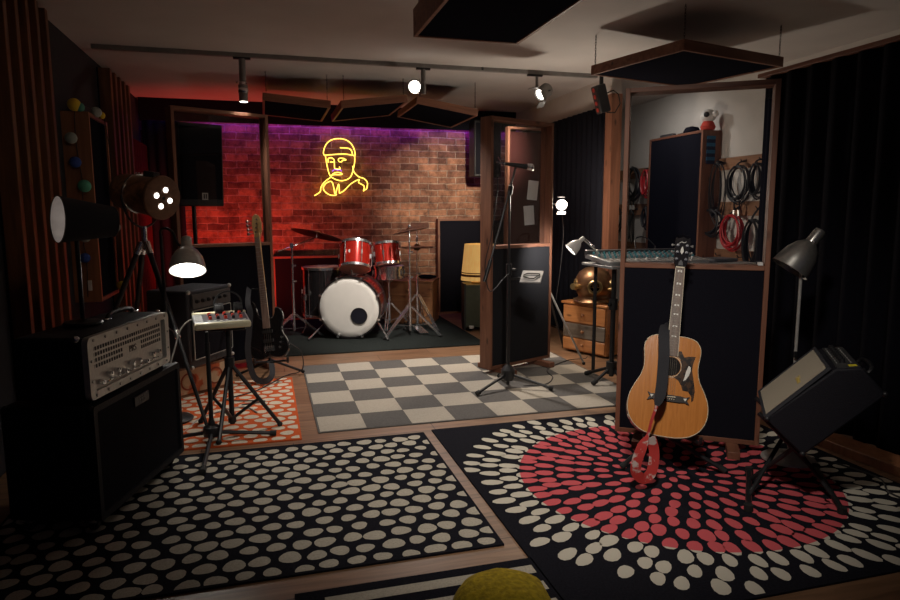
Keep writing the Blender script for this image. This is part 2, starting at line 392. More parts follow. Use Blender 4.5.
# ------------------------------------------------------------------ rugs
def base_rug(name, loc, w, d, mats, th=.008):
    mb = MB(); mb.box((0, 0, th/2), (w, d, th)); return mb
def dot(mb, x, y, a, b, ang, z, n=14, wob=.12, r=rnd):
    pts = []; p1, p2 = r.random()*6, r.random()*6
    for k in range(n):
        t = 2*PI*k/n; q = 1+wob*(math.sin(2*t+p1)*.5+math.sin(3*t+p2)*.5)
        u, v = a*math.cos(t)*q, b*math.sin(t)*q
        pts.append((x+u*math.cos(ang)-v*math.sin(ang), y+u*math.sin(ang)+v*math.cos(ang)))
    return pts
def clip_pts(pts, w, d):
    e = .012
    return [(max(-w/2+e, min(w/2-e, x)), max(-d/2+e, min(d/2-e, y))) for x, y in pts]
def dotted(name, loc, w, d, dx, dy, ra, rb, mats, label, jit=.1, rz=0, var=.16, seed=5):
    r = random.Random(seed); mb = base_rug(name, loc, w, d, mats); mb.mi = 1; j = 0; y = -d/2+dy*.35
    while y < d/2:
        x = -w/2 + (dx/2 if j % 2 else 0)
        while x < w/2+dx*.3:
            s = 1+var*(r.random()*2-1); px, py = x+dx*jit*(r.random()-.5)*2, y+dy*jit*(r.random()-.5)*2
            pts = clip_pts(dot(mb, px, py, ra*s, rb*s, r.random()*.5-.25, 0, r=r), w, d)
            xs = [p[0] for p in pts]; ys = [p[1] for p in pts]
            if max(xs)-min(xs) > .02 and max(ys)-min(ys) > .02:
                mb.poly([(p[0], p[1], .0092) for p in pts])
            x += dx
        y += dy; j += 1
    o = mb.build(name, mats, loc=loc, rot=(0,0,rz), flat=True)
    return tag(o, label, 'rug')
dotted('rug', (-.13, 2.885, 0), 1.93, 1.34, .098, .088, .0375, .034, [RUGBLK, CREAM], 'black rug with cream polka dots in front of the amplifier stack', seed=11)
dotted('rug', (-.49, 4.36, 0), 1.28, 1.44, .105, .092, .042, .036, [ORANGE, ORCREAM], 'orange rug with pale dots under the bass guitar and mixer stand', jit=.06, var=.1, seed=4)
# burst rug
mb = base_rug('rug', 0, 1.92, 1.93, None); mb.mi = 1; r = random.Random(3)
rings = [.06+.0915*k for k in range(12)]; pn = 0; ph = 0
for k, rad in enumerate(rings):
    n = max(6, round(2*PI*rad/.083/2)*2) if rad < .7 else 56
    ph = ph+PI/n if n == pn else r.random()*.3
    pn = n
    for i in range(n):
        a = 2*PI*i/n+ph+.05*(r.random()-.5); q = rad+.014*(r.random()-.5)
        s = (.9+.22*r.random())*min(1, .66+rad*.6)
        if rad > 1.06: continue
        x, y = q*math.cos(a), q*math.sin(a)
        if max(abs(x), abs(y)) > .925: continue
        pts = clip_pts(dot(mb, x, y, (.049-.010*math.exp(-rad*4))*s, .0285*s, a, 0, n=12, wob=.1, r=r), 1.92, 1.93)
        mb.poly([(p[0], p[1], .0092) for p in pts])
tag(mb.build('rug', [RUGBLK, burst_mat(.735)], loc=(1.85, 2.62, 0), flat=True), 'black rug with a red and cream burst of petals under the acoustic guitar', 'rug')
# checkered rug
mb = MB(); cs = .2745; ch = .2855
mb.box((0, 0, .003), (cs*8+.02, ch*6+.02, .006))
for i in range(8):
    for j in range(6):
        mb.mi = 1 if (i+j) % 2 == 0 else 0
        x0, y0 = (i-4)*cs, (j-3)*ch
        mb.poly([(x0+.001, y0+.001, .0072), (x0+cs-.001, y0+.001, .0072), (x0+cs-.001, y0+ch-.001, .0072), (x0+.001, y0+ch-.001, .0072)])
tag(mb.build('rug', [GREYP, BEIGEP], loc=(.257+cs*4, 3.73+ch*3, 0), flat=True), 'grey and beige checkered rug in the middle of the room', 'rug')
# striped rug
mb = MB(); mb.box((0, 0, .004), (.85, .9, .008)); mb.mi = 1
for k in range(9):
    y1 = .45-.05-.105*k
    if y1-.05 < -.44: break
    mb.poly([(-.33, y1-.052, .0092), (.405, y1-.052, .0092), (.405, y1, .0092), (-.33, y1, .0092)])
tag(mb.build('rug', [RUGBLK, CREAM], loc=(.47, 1.645, 0), flat=True), 'black rug with cream stripes under the yellow pouf', 'rug')
tag(MB().box((0,0,.005), (2.2, 2.05, .01)).build('carpet', CARPET, loc=(.92, 6.9, 0)), 'charcoal carpet under the red drum kit', 'carpet')
# yellow pouf
mb = MB(); mb.lathe([(0,.17),(.05,.168),(.095,.158),(.13,.137),(.152,.10),(.155,.06),(.147,.02),(.135,.0)], 40)
o = mb.build('pouf', YELLOW, loc=(.645, 1.72, .0)); tag(o, 'round yellow fleecy pouf on the striped rug', 'pouf')
for v in o.data.vertices:
    n = noise.noise(v.co*18)*.006; v.co += v.normal*n

# ------------------------------------------------------------------ ceiling panels
def ceil_panel(label, M, w, d, th, chains, group):
    """w along X, d along Y, bottom face at z=0 of the matrix"""
    t = thing('ceiling_panel', label, 'ceiling panel', M=M, group=group)
    mb = MB(); e = .02
    mb.box((0, -d/2+e/2, th/2), (w, e, th)); mb.box((0, d/2-e/2, th/2), (w, e, th))
    mb.box((-w/2+e/2, 0, th/2), (e, d-2*e, th)); mb.box((w/2-e/2, 0, th/2), (e, d-2*e, th))
    mb.build('frame', W_FRAMEX, t, bev=.002)
    MB().box((0,0,th/2), (w-2*e-.002, d-2*e-.002, th-.012)).build('fabric_core', BLK_FAB, t)
    Mi = M.inverted()
    for x, y in chains:
        p = M @ V((x, y, th)); mb = MB(); z = p.z; k = 0
        while z < ZC-.004:
            h = min(.024, ZC-z); c = V((p.x, p.y, z+h/2))
            pts = []
            for q in range(8):
                a = 2*PI*q/8; u = .005*math.cos(a); v = .5*h*1.2*math.sin(a)
                pts.append(Mi @ (c + (V((u, 0, v)) if k % 2 else V((0, u, v)))))
            mb.tube(pts, .0014, 5, True); z += .019; k += 1
        mb.build('chain', BLK_MET, t)
    return t
ceil_panel('large black ceiling panel nearest the viewer, above the centre of the room', T(1.155, 3.1, 2.25), .63, 1.29, .15, [(-.29,.6),(.29,.6)], 'hanging acoustic ceiling panels')
n_, l_, r_ = V((2.447, 3.529, 2.23)), V((2.341, 4.331, 2.23)), V((3.374, 3.757, 2.23))
ax = (r_-n_); axl = ax.length; ax.normalize(); ay = V((0,0,1)).cross(ax); dl = .82
Mp = Matrix((ax, ay, V((0,0,1)))).transposed().to_4x4(); Mp.translation = n_+ax*axl/2+ay*dl/2
ceil_panel('black ceiling panel hung cornerwise above the glazed screen by the acoustic guitar', Mp, axl, dl, .065, [(-axl/2+.02,-dl/2+.02),(-axl/2+.02,dl/2-.02),(axl/2-.02,-dl/2+.02)], 'hanging acoustic ceiling panels')
def tilt_panel(label, x0, z0, x1, z1, y0, d):
    a, b = V((x0, 0, z0)), V((x1, 0, z1)); ang = math.atan2(-(z1-z0), x1-x0); w = (b-a).length
    M = T((x0+x1)/2, y0+d/2, (z0+z1)/2) @ RY(ang)
    return ceil_panel(label, M, w, d, .065, [(-w/2+.03,-d/2+.02),(w/2-.03,-d/2+.02)], 'hanging acoustic ceiling panels')
tilt_panel('tilted ceiling panel above the brick wall, leftmost of the back three', .012, 2.25, .60, 2.205, 6.1, .92)
tilt_panel('tilted ceiling panel above the neon face, middle one of the back three', .70, 2.21, 1.31, 2.29, 6.1, .92)
tilt_panel('tilted ceiling panel with red-lit edge, rightmost of the back three', 1.39, 2.28, 1.99, 2.185, 6.1, .92)

# ------------------------------------------------------------------ lighting track and spots
trk = thing('lighting_track', 'grey lighting track running across the ceiling above the checkered rug', 'lighting track', (0, 5.5, ZC))
MB().box((.87, 0, -.016), (4.1, .04, .032)).build('rail', GREYTRK, trk, bev=.002)
MB().box((1.83, 0, -.012), (.02, .04, .028)).build('joint', BLK_MET, trk)
BULB = emit('lit_bulb', (1, .95, .86), 9)
def par_spot(x, label, drop, side, d, M_len=.1, r=.05, lit=BULB):
    """track spot: adapter, stem, can pointing along d"""
    t = thing('track_spotlight', label, 'spotlight', (x, 5.5, ZC-.024), group='spotlights on the ceiling track')
    MB().box((0,0,-.012), (.12,.03,.024)).build('adapter', BLK_MET, t, bev=.002)
    MB().cyl((0,0,-.02), (0,0,-drop), .02, n=14).build('stem', LAMPGREY, t)
    M = zto((side[0], side[1], -drop+side[2]), d)
    mb = MB(M); mb.lathe([(0,-M_len*.6),(r*.55,-M_len*.6),(r*.75,-M_len*.45),(r*.9,-M_len*.2),(r,M_len*.4),(r*.9,M_len*.4),(r*.8,M_len*.28),(0,M_len*.26)], 24)
    can = mb.build('lamp_can', LAMPGREY, t)
    mb = MB(M); mb.lathe([(r*.84,M_len*.36),(r*.5,M_len*.4),(0,M_len*.41)], 20); mb.build('lens', lit, can)
    return t
# slim downward spot
t = thing('track_spotlight', 'slim grey spotlight pointing straight down, leftmost on the ceiling track', 'spotlight', (-.13, 5.5, ZC-.024), group='spotlights on the ceiling track')
MB().box((0,0,-.012), (.13,.03,.024)).build('adapter', BLK_MET, t, bev=.002)
MB().cyl((0,0,-.02), (0,0,-.19), .026, n=16).build('stem', LAMPGREY, t)
mb = MB(); mb.cyl((0,0,-.19), (0,0,-.215), .018); mb.cyl((-.03,0,-.2), (.035,0,-.2), .006); mb.ball((-.045,0,-.195), .008); mb.build('swivel', CHROME, t)
can = MB().cyl((0,0,-.215), (0,0,-.34), .036, .033, n=20).build('lamp_can', LAMPGREY, t)
MB().lathe([(.03,-.343),(0,-.345)], 16).build('lens', BULB, can); MB().lathe([(.0365,-.24),(.038,-.245),(.038,-.27),(.0365,-.275)], 20).build('collar', CHROME, can)
par_spot(1.315, 'round grey spotlight shining towards the viewer, second from left on the ceiling track', .22, (-.085, -.03, .06), (-.12, -.9, -.36), .105, .056)
t = thing('track_spotlight', 'grey spotlight turned sideways with barn doors, right end of the ceiling track', 'spotlight', (2.32, 5.5, ZC-.024), group='spotlights on the ceiling track')
MB().box((0,0,-.012), (.14,.03,.024)).build('adapter', BLK_MET, t, bev=.002)
MB().cyl((0.02,0,-.02), (.02,0,-.14), .012, n=12).build('stem', LAMPGREY, t)
M = zto((.06, -.02, -.17), (-.80, -.25, -.55))
can = MB(M).lathe([(0,-.09),(.05,-.09),(.062,-.07),(.062,.03),(.056,.03),(.05,.02),(0,.015)], 22).build('lamp_can', LAMPGREY, t)
MB(M).lathe([(.045,.021),(0,.03)], 18).build('lens', BULB, can)
mb = MB(M); mb.box((0,.075,.05), (.09,.004,.08), (-.5,0,0)); mb.box((0,-.075,.05), (.09,.004,.08), (.5,0,0)); mb.box((.075,0,.05), (.004,.09,.08), (0,.5,0))
mb.build('barn_door', LAMPGREY, t)
MB(M).cyl((-.08,0,-.03), (.08,0,-.03), .006).build('bracket', BLK_MET, t)
# black LED par by the post
t = thing('stage_light', 'black LED stage light with red-lit face hanging beside the wooden post', 'stage light', (2.86, 5.3, ZC))
MB().cyl((0,0,0), (0,0,-.14), .018).build('stem', BLK_MET, t)
M = T(0.0,0,-.25) @ RY(-.28)
b_ = MB(M).box((0,0,0), (.1,.1,.24)).build('housing', BLK_PL, t, bev=.012)
LEDR = emit('red_led', (.16,.012,.008), .5)
for k in range(4):
    MB(M).cyl((-.0505,0,-.085+k*.057), (-.056,0,-.085+k*.057), .018, n=12).build('led', LEDR, b_)
mb = MB(); mb.tube([(.05,0,-.2),(.12,.0,-.17),(.17,0,-.2),(.19,0,-.28),(.14,0,-.36),(.06,0,-.36)], .005); mb.build('cable', RUBBER, t)

# ------------------------------------------------------------------ lights
def spot(loc, tgt, w, col, size=60, blend=.6, rad=.05):
    l = bpy.data.lights.new('spot', 'SPOT'); l.energy = w; l.color = col; l.spot_size = math.radians(size); l.spot_blend = blend; l.shadow_soft_size = rad
    o = bpy.data.objects.new('spot', l); COL.objects.link(o); o.location = loc; o.rotation_euler = (V(tgt)-V(loc)).to_track_quat('-Z', 'Y').to_euler(); return o
def area(loc, tgt, w, col, sx, sy):
    l = bpy.data.lights.new('area', 'AREA'); l.energy = w; l.color = col; l.shape = 'RECTANGLE'; l.size = sx; l.size_y = sy
    o = bpy.data.objects.new('area', l); COL.objects.link(o); o.location = loc; o.rotation_euler = (V(tgt)-V(loc)).to_track_quat('-Z', 'Y').to_euler(); return o
def point(loc, w, col, rad=.05):
    l = bpy.data.lights.new('point', 'POINT'); l.energy = w; l.color = col; l.shadow_soft_size = rad
    o = bpy.data.objects.new('point', l); COL.objects.link(o); o.location = loc; return o
WARM = (1, .80, .60); NEUT = (1, .92, .83)
# drum kit and wall spots on the track
spot((1.24, 5.40, 2.28), (.95, 6.6, .3), 260, NEUT, 50, .8)
spot((2.24, 5.42, 2.26), (2.30, 8.0, 1.4), 300, (1,.84,.66), 48, 1)
spot((1.24, 5.38, 2.2), (1.25, 4.8, 0), 170, NEUT, 96, .8)
spot((-.13, 5.5, 2.14), (-.13, 5.4, 0), 42, NEUT, 80, .8)
spot((2.2, 5.36, 2.2), (1.9, 4.5, .2), 60, WARM, 80, .8)
# red wash and violet strip on the brick
spot((-.40, 6.95, .2), (-.25, 8.0, 1.0), 108, (1, .06, .045), 124, 1, .1)
area((1.13, 7.945, 2.30), (1.13, 7.985, 1.9), 3.6, (.36, .04, 1), 3.8, .02)
# white spotlight and desk lamp on the right
point((2.42, 5.10, 1.36), 24, (1,.86,.7), .05)
spot((2.22, 4.56, 1.05), (2.19, 4.93, .90), 22, (1,.95,.88), 88, 1, .03)
spot((3.45, 5.7, 2.42), (4.2, 6.1, 1.0), 20, (1,.92,.84), 150, 1)  # unseen spot added to brighten the white right wall
# silver lamp over the mixer
spot((-.43, 3.98, .96), (-.36, 3.75, .4), 6, (1,.94,.84), 130, .6, .04)
# unseen front lamp above the viewer
spot((.7, 1.1, 2.42), (1.5, 3.5, .1), 165, (1,.91,.81), 80, 1, .1)
spot((.35, 1.3, 2.44), (-1.0, 4.8, 1.25), 13, (1,.8,.58), 44, 1, .08)  # added spot without a fixture, brightens the left wall
# faint warm glow of the black-shaded lamp
point((-.80, 3.085, 1.243), .10, (1,.82,.66), .02)
w = bpy.data.worlds.new('world'); S.world = w; w.use_nodes = True
w.node_tree.nodes['Background'].inputs['Color'].default_value = (.42,.48,1,1); w.node_tree.nodes['Background'].inputs['Strength'].default_value = .018
S.view_settings.view_transform = 'Standard'; S.view_settings.look = 'None'; S.view_settings.exposure = 0; S.view_settings.gamma = 1
# ------------------------------------------------------------------ helpers for small things
def text(body, size, mat, parent, M, depth=.0008, name='lettering'):
    cu = bpy.data.curves.new(name, 'FONT'); cu.body = body; cu.size = size; cu.extrude = depth; cu.align_x = 'CENTER'; cu.align_y = 'CENTER'
    tmp = bpy.data.objects.new(name, cu); COL.objects.link(tmp)
    me = bpy.data.meshes.new_from_object(tmp.evaluated_get(bpy.context.evaluated_depsgraph_get()))
    bpy.data.objects.remove(tmp); me.materials.clear(); me.materials.append(mat); me.name = name
    o = bpy.data.objects.new(name, me); COL.objects.link(o); o.parent = parent; o.matrix_local = M; return o
FRONT = RX(PI/2)                       # text laid on a face looking towards local -Y
def rrect(w, h, r, n=5):
    pts = []
    for cx, cy, a0 in ((w/2-r, h/2-r, 0), (-w/2+r, h/2-r, 90), (-w/2+r, -h/2+r, 180), (w/2-r, -h/2+r, 270)):
        for k in range(n+1):
            a = math.radians(a0+90*k/n); pts.append((cx+r*math.cos(a), cy+r*math.sin(a)))
    return pts
def ring_ext(mb, outer, inner, z0, z1, M):
    n = len(outer)
    vs = [M @ V((p[0], p[1], z)) for z in (z0, z1) for p in outer] + [M @ V((p[0], p[1], z)) for z in (z0, z1) for p in inner]
    fs = []
    for i in range(n):
        j = (i+1) % n
        fs += [(i, j, n+j, n+i), (2*n+j, 2*n+i, 3*n+i, 3*n+j), (n+i, n+j, 3*n+j, 3*n+i), (j, i, 2*n+i, 2*n+j)]
    mb._add(vs, fs)
def smooth_path(pts, n=6):
    P = [V(p) for p in pts]; out = []
    for i in range(len(P)-1):
        p0, p1, p2, p3 = P[max(i-1,0)], P[i], P[i+1], P[min(i+2, len(P)-1)]
        for k in range(n):
            t = k/n; out.append(.5*((2*p1)+(p2-p0)*t+(2*p0-5*p1+4*p2-p3)*t*t+(3*p1-p0-3*p2+p3)*t**3))
    out.append(P[-1]); return out
def knob(mb, c, r, h, d=(0,-1,0)):
    c = V(c); d = V(d); mb.cyl(c, c+d*h*.5, r, n=12); mb.cyl(c+d*h*.5, c+d*h, r*.75, r*.68, n=12)

# ------------------------------------------------------------------ left wall: slats, framed panel, string of balls
def slat_panel(label, y0, n, pitch, w, dep):
    t = thing('slatted_panel', label, 'wood slats', (XL, y0, 0), group='vertical slat panels on the left wall')
    L = pitch*(n-1)+w
    MB().box((.006, L/2, 1.27), (.012, L, 2.38)).build('backing', BLK_FAB, t)
    mb = MB()
    for k in range(n): mb.box((.012+dep/2, k*pitch+w/2, 1.27), (dep, w, 2.38))
    mb.build('slats', W_DARK, t, bev=.003); return t
slat_panel('brown vertical wood slats on the left wall nearest the viewer', 3.80, 5, .17, .05, .085)
slat_panel('brown vertical wood slats on the left wall behind the string of coloured balls', 6.12, 5, .19, .07, .09)
t = thing('sound_absorber', 'black wall panel with a broad brown wooden frame carrying coloured balls on the left wall', 'wall panel', (XL, 5.0, .66))
mb = MB(); mb.box((.085,.013,.645), (.17,.026,1.29)); mb.build('post', W_LEFT, t, bev=.002)
MB().box((.085,.537,.645), (.17,.026,1.29)).build('post', W_LEFT, t, bev=.002)
MB().box((.085,.275,1.277), (.17,.498,.026)).build('rail', W_FRAMEY, t, bev=.002); MB().box((.085,.275,.013), (.17,.498,.026)).build('rail', W_FRAMEY, t, bev=.002)
MB().box((.082,.275,.645), (.15,.497,1.237)).build('fabric', BLK_FAB, t)
st = thing('string_light', 'string of small coloured cotton balls draped over the brown wall frame', 'string lights', (-1.2, 4.95, 1.96))
BC = {'yellow': plain('yellow_cotton', (.65,.45,.03), .9), 'teal': plain('teal_cotton', (.07,.25,.2), .9), 'grey': plain('grey_cotton', (.3,.33,.3), .9), 'blue': plain('blue_cotton', (.03,.07,.3), .9), 'green': plain('green_cotton', (.1,.4,.27), .9)}
balls = [((-1.19,4.95,1.985),'yellow',.042),((-1.16,4.96,1.972),'teal',.03),((-1.115,5.2,1.975),'grey',.036),((-1.11,5.33,1.972),'yellow',.026),((-1.224,4.95,1.769),'grey',.038),((-1.21,4.95,1.612),'blue',.037),((-1.165,4.95,1.455),'green',.042),((-1.095,5.5,1.167),'grey',.03),((-1.186,4.95,1.113),'grey',.036),((-1.196,4.95,.971),'blue',.034),((-1.09,5.5,.72),'yellow',.034)]
o0 = V((-1.2, 4.95, 1.96))
for p, c, r in balls: MB().ball(V(p)-o0, r, 12).build('light_ball', BC[c], st)
cord = [(-1.12,5.45,1.985),(-1.13,5.2,1.985),(-1.16,4.97,1.99),(-1.19,4.96,1.96),(-1.2,4.965,1.77),(-1.19,4.965,1.6),(-1.18,4.965,1.46),(-1.2,4.965,1.1),(-1.19,4.965,.95),(-1.2,4.965,.7)]
MB().tube([V(p)-o0 for p in smooth_path(cord)], .003, 5).build('cord', BLKCAB, st)
MB().tube([V(p)-o0 for p in smooth_path([(-1.12,5.45,1.985),(-1.105,5.5,1.7),(-1.1,5.5,1.2),(-1.1,5.5,.72)])], .0025, 5).build('cord', BLKCAB, st)
MB().box(V((-1.18,4.962,.78))-o0, (.022,.012,.07)).build('switch', WHITEPL, st)

# ------------------------------------------------------------------ amplifier stack
RZA = math.atan2(.959, .284)
cab = thing('speaker_cabinet', 'large black speaker cabinet standing on the polka dot rug under the silver-faced amplifier', 'speaker cabinet', (-.738, 3.138, .009), RZA)
W, D, Hc = .775, .36, .465
mb = MB(); mb.box((0,.012,.055+Hc/2), (W, D-.024, Hc)); mb.build('body', TOLEX, cab, bev=.012)
mb = MB(); ring_ext(mb, rrect(W, Hc, .012, 2), rrect(W-.05, Hc-.05, .008, 2), 0, .03, T(0,-D/2-.001,.055+Hc/2) @ RX(PI/2) @ T(0,0,-.022)); mb.build('front_edge', TOLEX, cab)
gr = MB().box((0,-D/2+.004,.055+Hc/2), (W-.05,.006,Hc-.05)).build('grille', GRILLE, cab)
bd = MB().box((.0,-D/2-.002,.055+Hc-.075), (.13,.008,.044)).build('badge', BLK_PL, cab, bev=.003)
text('PRS', .04, PLATE, bd, T(0,-D/2-.0065,.055+Hc-.075) @ FRONT)
for x in (-1, 1):
    for y in (-1, 1):
        c = MB().box((x*(W/2-.05), y*(D/2-.05), .047), (.06,.05,.014)).build('caster', CHROME, cab)
        MB().cyl((x*(W/2-.05)-.012, y*(D/2-.05), .021), (x*(W/2-.05)+.012, y*(D/2-.05), .021), .02, n=14).build('wheel', RUBBER, c)
        q = V((x*(W/2-.012), y*(D/2-.012)-.004, .055+Hc-.012)); MB().ball(q, .016, 8).build('corner_cap', BLK_PL, cab)
hd = thing('guitar_amplifier', 'black amplifier head with a perforated silver front standing on the tall cabinet', 'amplifier', (-.738+.012, 3.138+.005, .009+.055+Hc+.003), RZA)
w, d, h = .70, .27, .25
fy = -.145
mb = MB(); mb.box((-.015, fy+.012+d/2, .012+h/2), (w, d, h)); mb.build('body', TOLEX, hd, bev=.014)
Mf = T(-.015, fy, .012+h/2) @ RX(PI/2)
mb = MB(); ring_ext(mb, rrect(w, h, .025), rrect(w-.075, h-.062, .012), -.012, .012, Mf); fr = mb.build('front_frame', ALU, hd)
bolt_spots = [(-.015-w/2+.04+i*(w-.08)/7, .012+h/2+s*(h/2-.015)) for i in range(8) for s in (-1, 1)] + [(-.015+s*(w/2-.018), .012+h/2+z) for s in (-1, 1) for z in (-.05, .03)]
for x, z in bolt_spots: MB().cyl((x, fy-.012, z), (x, fy-.017, z), .006, n=10).build('bolt', STEEL, fr)
GREYK0 = plain('grey_print', (.2,.2,.19), .6)
gp = MB().box((-.02, fy+.004, .012+h/2), (w-.1, .006, h-.064)).build('grille_plate', ALU, hd)
mb = MB(); nx, nz = 30, 4
for i in range(nx):
    for j in range(nz):
        if j < 2 and 12 <= i <= 19: continue
        x = -.31+i*.0196; z = .012+h/2-.004+j*.0235+.005
        mb.box((x, fy+.0005, z), (.0105,.002,.0145))
mb.build('perforations', BLK_PL, gp)
text('PRS', .04, GREYK0, gp, T(-.0,fy-.0005,.012+h/2+.012) @ FRONT)
for i in range(9):
    x = -.28+i*.062; z = .012+h/2-.048-(.02 if i % 3 == 0 else 0)
    k = MB(); k.cyl((x, fy, z), (x, fy-.022, z), .011, .009, n=14); kk = k.build('knob', CHROME, hd)
    MB().box((x, fy-.023, z+.003), (.002,.002,.01)).build('pointer', BLK_PL, kk)
for i in range(8):
    mb = MB(); x = -.25+i*.062; mb.cyl((x, fy, .012+h/2-.075), (x, fy-.004, .012+h/2-.075), .008, n=10); mb.cyl((x, fy-.004, .012+h/2-.075), (x, fy-.024, .012+h/2-.068), .0035, n=8); mb.build('toggle_switch', CHROME, hd)
MB().box((.31, fy-.002, .012+h/2-.02), (.012,.014,.09)).build('side_bracket', CHROME, hd, bev=.003)
mb = MB(); mb.tube(smooth_path([(.07,-.0,.262),(.1,-.0,.285),(.19,0,.292),(.28,-.0,.285),(.31,-.0,.262)]), .011, 8); hn = mb.build('handle', BLK_PL, hd)
for x in (.065, .315): MB().box((x,0,.266), (.04,.03,.012)).build('handle_end', CHROME, hn, bev=.004)
for s in (-1, 1): MB().ball((-.015+s*(w/2-.006), fy+.035, .012+h-.006), .015, 8).build('corner_cap', CHROME, hd)
for x in (-1, 1):
    for y in (-1, 1): MB().cyl((x*.29,y*.09,0), (x*.29,y*.09,.014), .015, n=10).build('foot', RUBBER, hd)

# black shaded table lamp on the amplifier
t = thing('table_lamp', 'lamp with a black shade tipped on its side standing on the silver-faced amplifier', 'table lamp', (-.775, 3.10, .795))
MB().lathe([(0,.0),(.075,0),(.08,.008),(.075,.016),(.02,.022),(.008,.03)], 28).build('base', BLK_MET, t)
MB().cyl((0,0,.02), (0,0,.46), .009, n=10).build('pole', BLK_MET, t)
a, b = V((-.055,-.04,.452)), V((.13,.075,.44)); M = zto(a, b-a); L = (b-a).length
mb = MB(M); n = 36
mb.lathe([(.098,0),(.066,L)], n); sh = mb.build('shade', SHADEBK, t)
mb = MB(M); mb.lathe([(.0965,.0012),(.0645,L-.001)], n); mb.build('lining', SHADEIN, sh)
mb = MB(M); mb.tube([(.0975*math.cos(2*PI*k/36), .0975*math.sin(2*PI*k/36), 0) for k in range(36)], .0022, 6, True); mb.tube([(.0655*math.cos(2*PI*k/36), .0655*math.sin(2*PI*k/36), L) for k in range(36)], .0022, 6, True)
for k in range(3): mb.cyl((0,0,L*.5), (.08*math.cos(2.1*k), .08*math.sin(2.1*k), L*.5), .002, n=6)
mb.build('shade_ring', BLK_MET, sh)
MB(M).lathe([(0,.04),(.025,.05),(.03,.07),(.022,.1),(.014,.12),(.014,.15),(0,.15)], 16).build('bulb', emit('dim_bulb', (1,.82,.66), .25), t)

# ------------------------------------------------------------------ drum-shaped studio spotlight on a tripod
t = thing('studio_spotlight', 'drum-shaped wooden spotlight with four lit holes on a black tripod by the left wall', 'spotlight', (-.72, 4.47, .009))
a, b = V((-.155,.145,1.405)), V((.115,-.095,1.355)); M = zto(a, b-a); L = (b-a).length
dr = MB(M).lathe([(0,0),(.09,0),(.108,.02),(.113,.06),(.119,L*.6),(.121,L-.02)], 40).build('lamp_drum', W_DRUMLAMP, t)
mb = MB(M); mb.lathe([(.116,L*.42-.006),(.1225,L*.42-.006),(.1225,L*.42+.006),(.116,L*.42+.006)], 40); mb.build('band', CHROME, dr)
fc = MB(M).lathe([(.12,L-.022),(.134,L-.02),(.137,L-.005),(.132,L+.004),(.12,L+.006),(0,L+.008)], 40).build('front_cover', wood('drum_face', (.12,.055,.03), (.2,.1,.055), 'X', knots=False), t)
PORT = emit('lit_port', (1,.97,.9), 4)
for k in range(4):
    an = PI/4+k*PI/2+.5; c = V((.052*math.cos(an), .052*math.sin(an), L+.007))
    MB(M).cyl(c, c+V((0,0,.004)), .0165, n=18).build('light_port', PORT, fc)
MB(M).cyl((0,0,L+.007), (0,0,L+.014), .01, n=14).build('centre_stud', BLK_MET, fc)
mb = MB(M @ RZ(.0)); mb.box((0,.125,L*.72), (.05,.05,.09)); mb.build('control_box', GREYCAB, t, bev=.004)
mb = MB(M)
for k in range(4): mb.ball((0.0-.03+.02*k,.128,L*.45), .006, 8)
mb.build('studs', CHROME, dr)
ym = V((-.02,.025,1.375)); sd = (b-a).normalized().cross(V((0,0,1))).normalized()
mb = MB(); mb.tube([ym+sd*(.145*math.cos(x))+V((0,0,-.2*math.sin(x))) for x in [PI*k/16 for k in range(17)]], .007, 8); mb.build('yoke', BLK_MET, t)
MB().cyl((-.02,.025,1.03), (-.02,.025,1.18), .018, n=14).build('neck', CHROME, t)
for k, f in enumerate([(.347,-.54),(-.25,.40),(-.47,-.10)]):
    top = V((-.02+f[0]*.06, .025+f[1]*.06, 1.06)); ft = V((f[0], f[1], .012)); md = top.lerp(ft, .5)
    lg = MB().cyl(top, md, .017, .015, n=12).cyl(md, ft, .013, .01, n=12).build('leg', BLK_MET, t)
    MB().cyl(top.lerp(ft,-.02), top.lerp(ft,.05), .021, n=12).build('clamp', CHROME, lg); MB().cyl(top.lerp(ft,.48), top.lerp(ft,.52), .019, n=12).build('clamp', CHROME, lg)
    MB().ball(ft, .014, 8).build('rubber_tip', RUBBER, lg)
    MB().cyl((-.02,.025,.62), top.lerp(ft,.5), .004, n=6).build('brace', STEEL, t)

# ------------------------------------------------------------------ silver lamp lighting the mixer
def bell_shade(t, M, r, L, lit, mat=STEEL):
    """shade opening along +Z of M, neck at the origin"""
    sh = MB(M).lathe([(0,-L*.42),(r*.26,-L*.42),(r*.30,-L*.36),(r*.31,-L*.02),(r*.36,.0),(r*.62,L*.14),(r*.84,L*.36),(r*.95,L*.62),(r,L*.82),(r*1.02,L*.86),(r*.985,L*.86),(r*.94,L*.64),(r*.8,L*.36),(r*.5,L*.12),(0,L*.08)], 40).build('shade', mat, t)
    MB(M).lathe([(0,L*.12),(r*.2,L*.2),(r*.42,L*.4),(r*.46,L*.58),(r*.3,L*.74),(0,L*.8)], 24).build('bulb', lit, t)
    mb = MB(M)
    for s in (-1, 1): mb.ball((s*r*.34,0,-L*.05), r*.05, 8)
    mb.build('screw', CHROME, sh)
    return sh
t = thing('floor_lamp', 'slim floor lamp with a bright silver bell shade bent over the small mixer', 'floor lamp', (-.60, 4.19, .009))
MB().lathe([(0,0),(.12,0),(.125,.012),(.11,.022),(.02,.03),(.012,.05)], 32).build('base', BLK_MET, t)
MB().cyl((0,0,.03), (0,0,1.13), .0095, n=10).build('pole', BLK_MET, t)
cs_ = V((.158,-.18,1.0)); dd = V((.04,-.50,-.9)).normalized()
hp = cs_ - dd*.115
MB().tube(smooth_path([(0,0,1.12),(.0,-.005,1.16),(.03,-.02,1.175),(.075,-.06,1.15),(.10,-.09,1.09),(hp.x,hp.y,hp.z-.07)],8), .008, 8).build('gooseneck', BLK_MET, t)
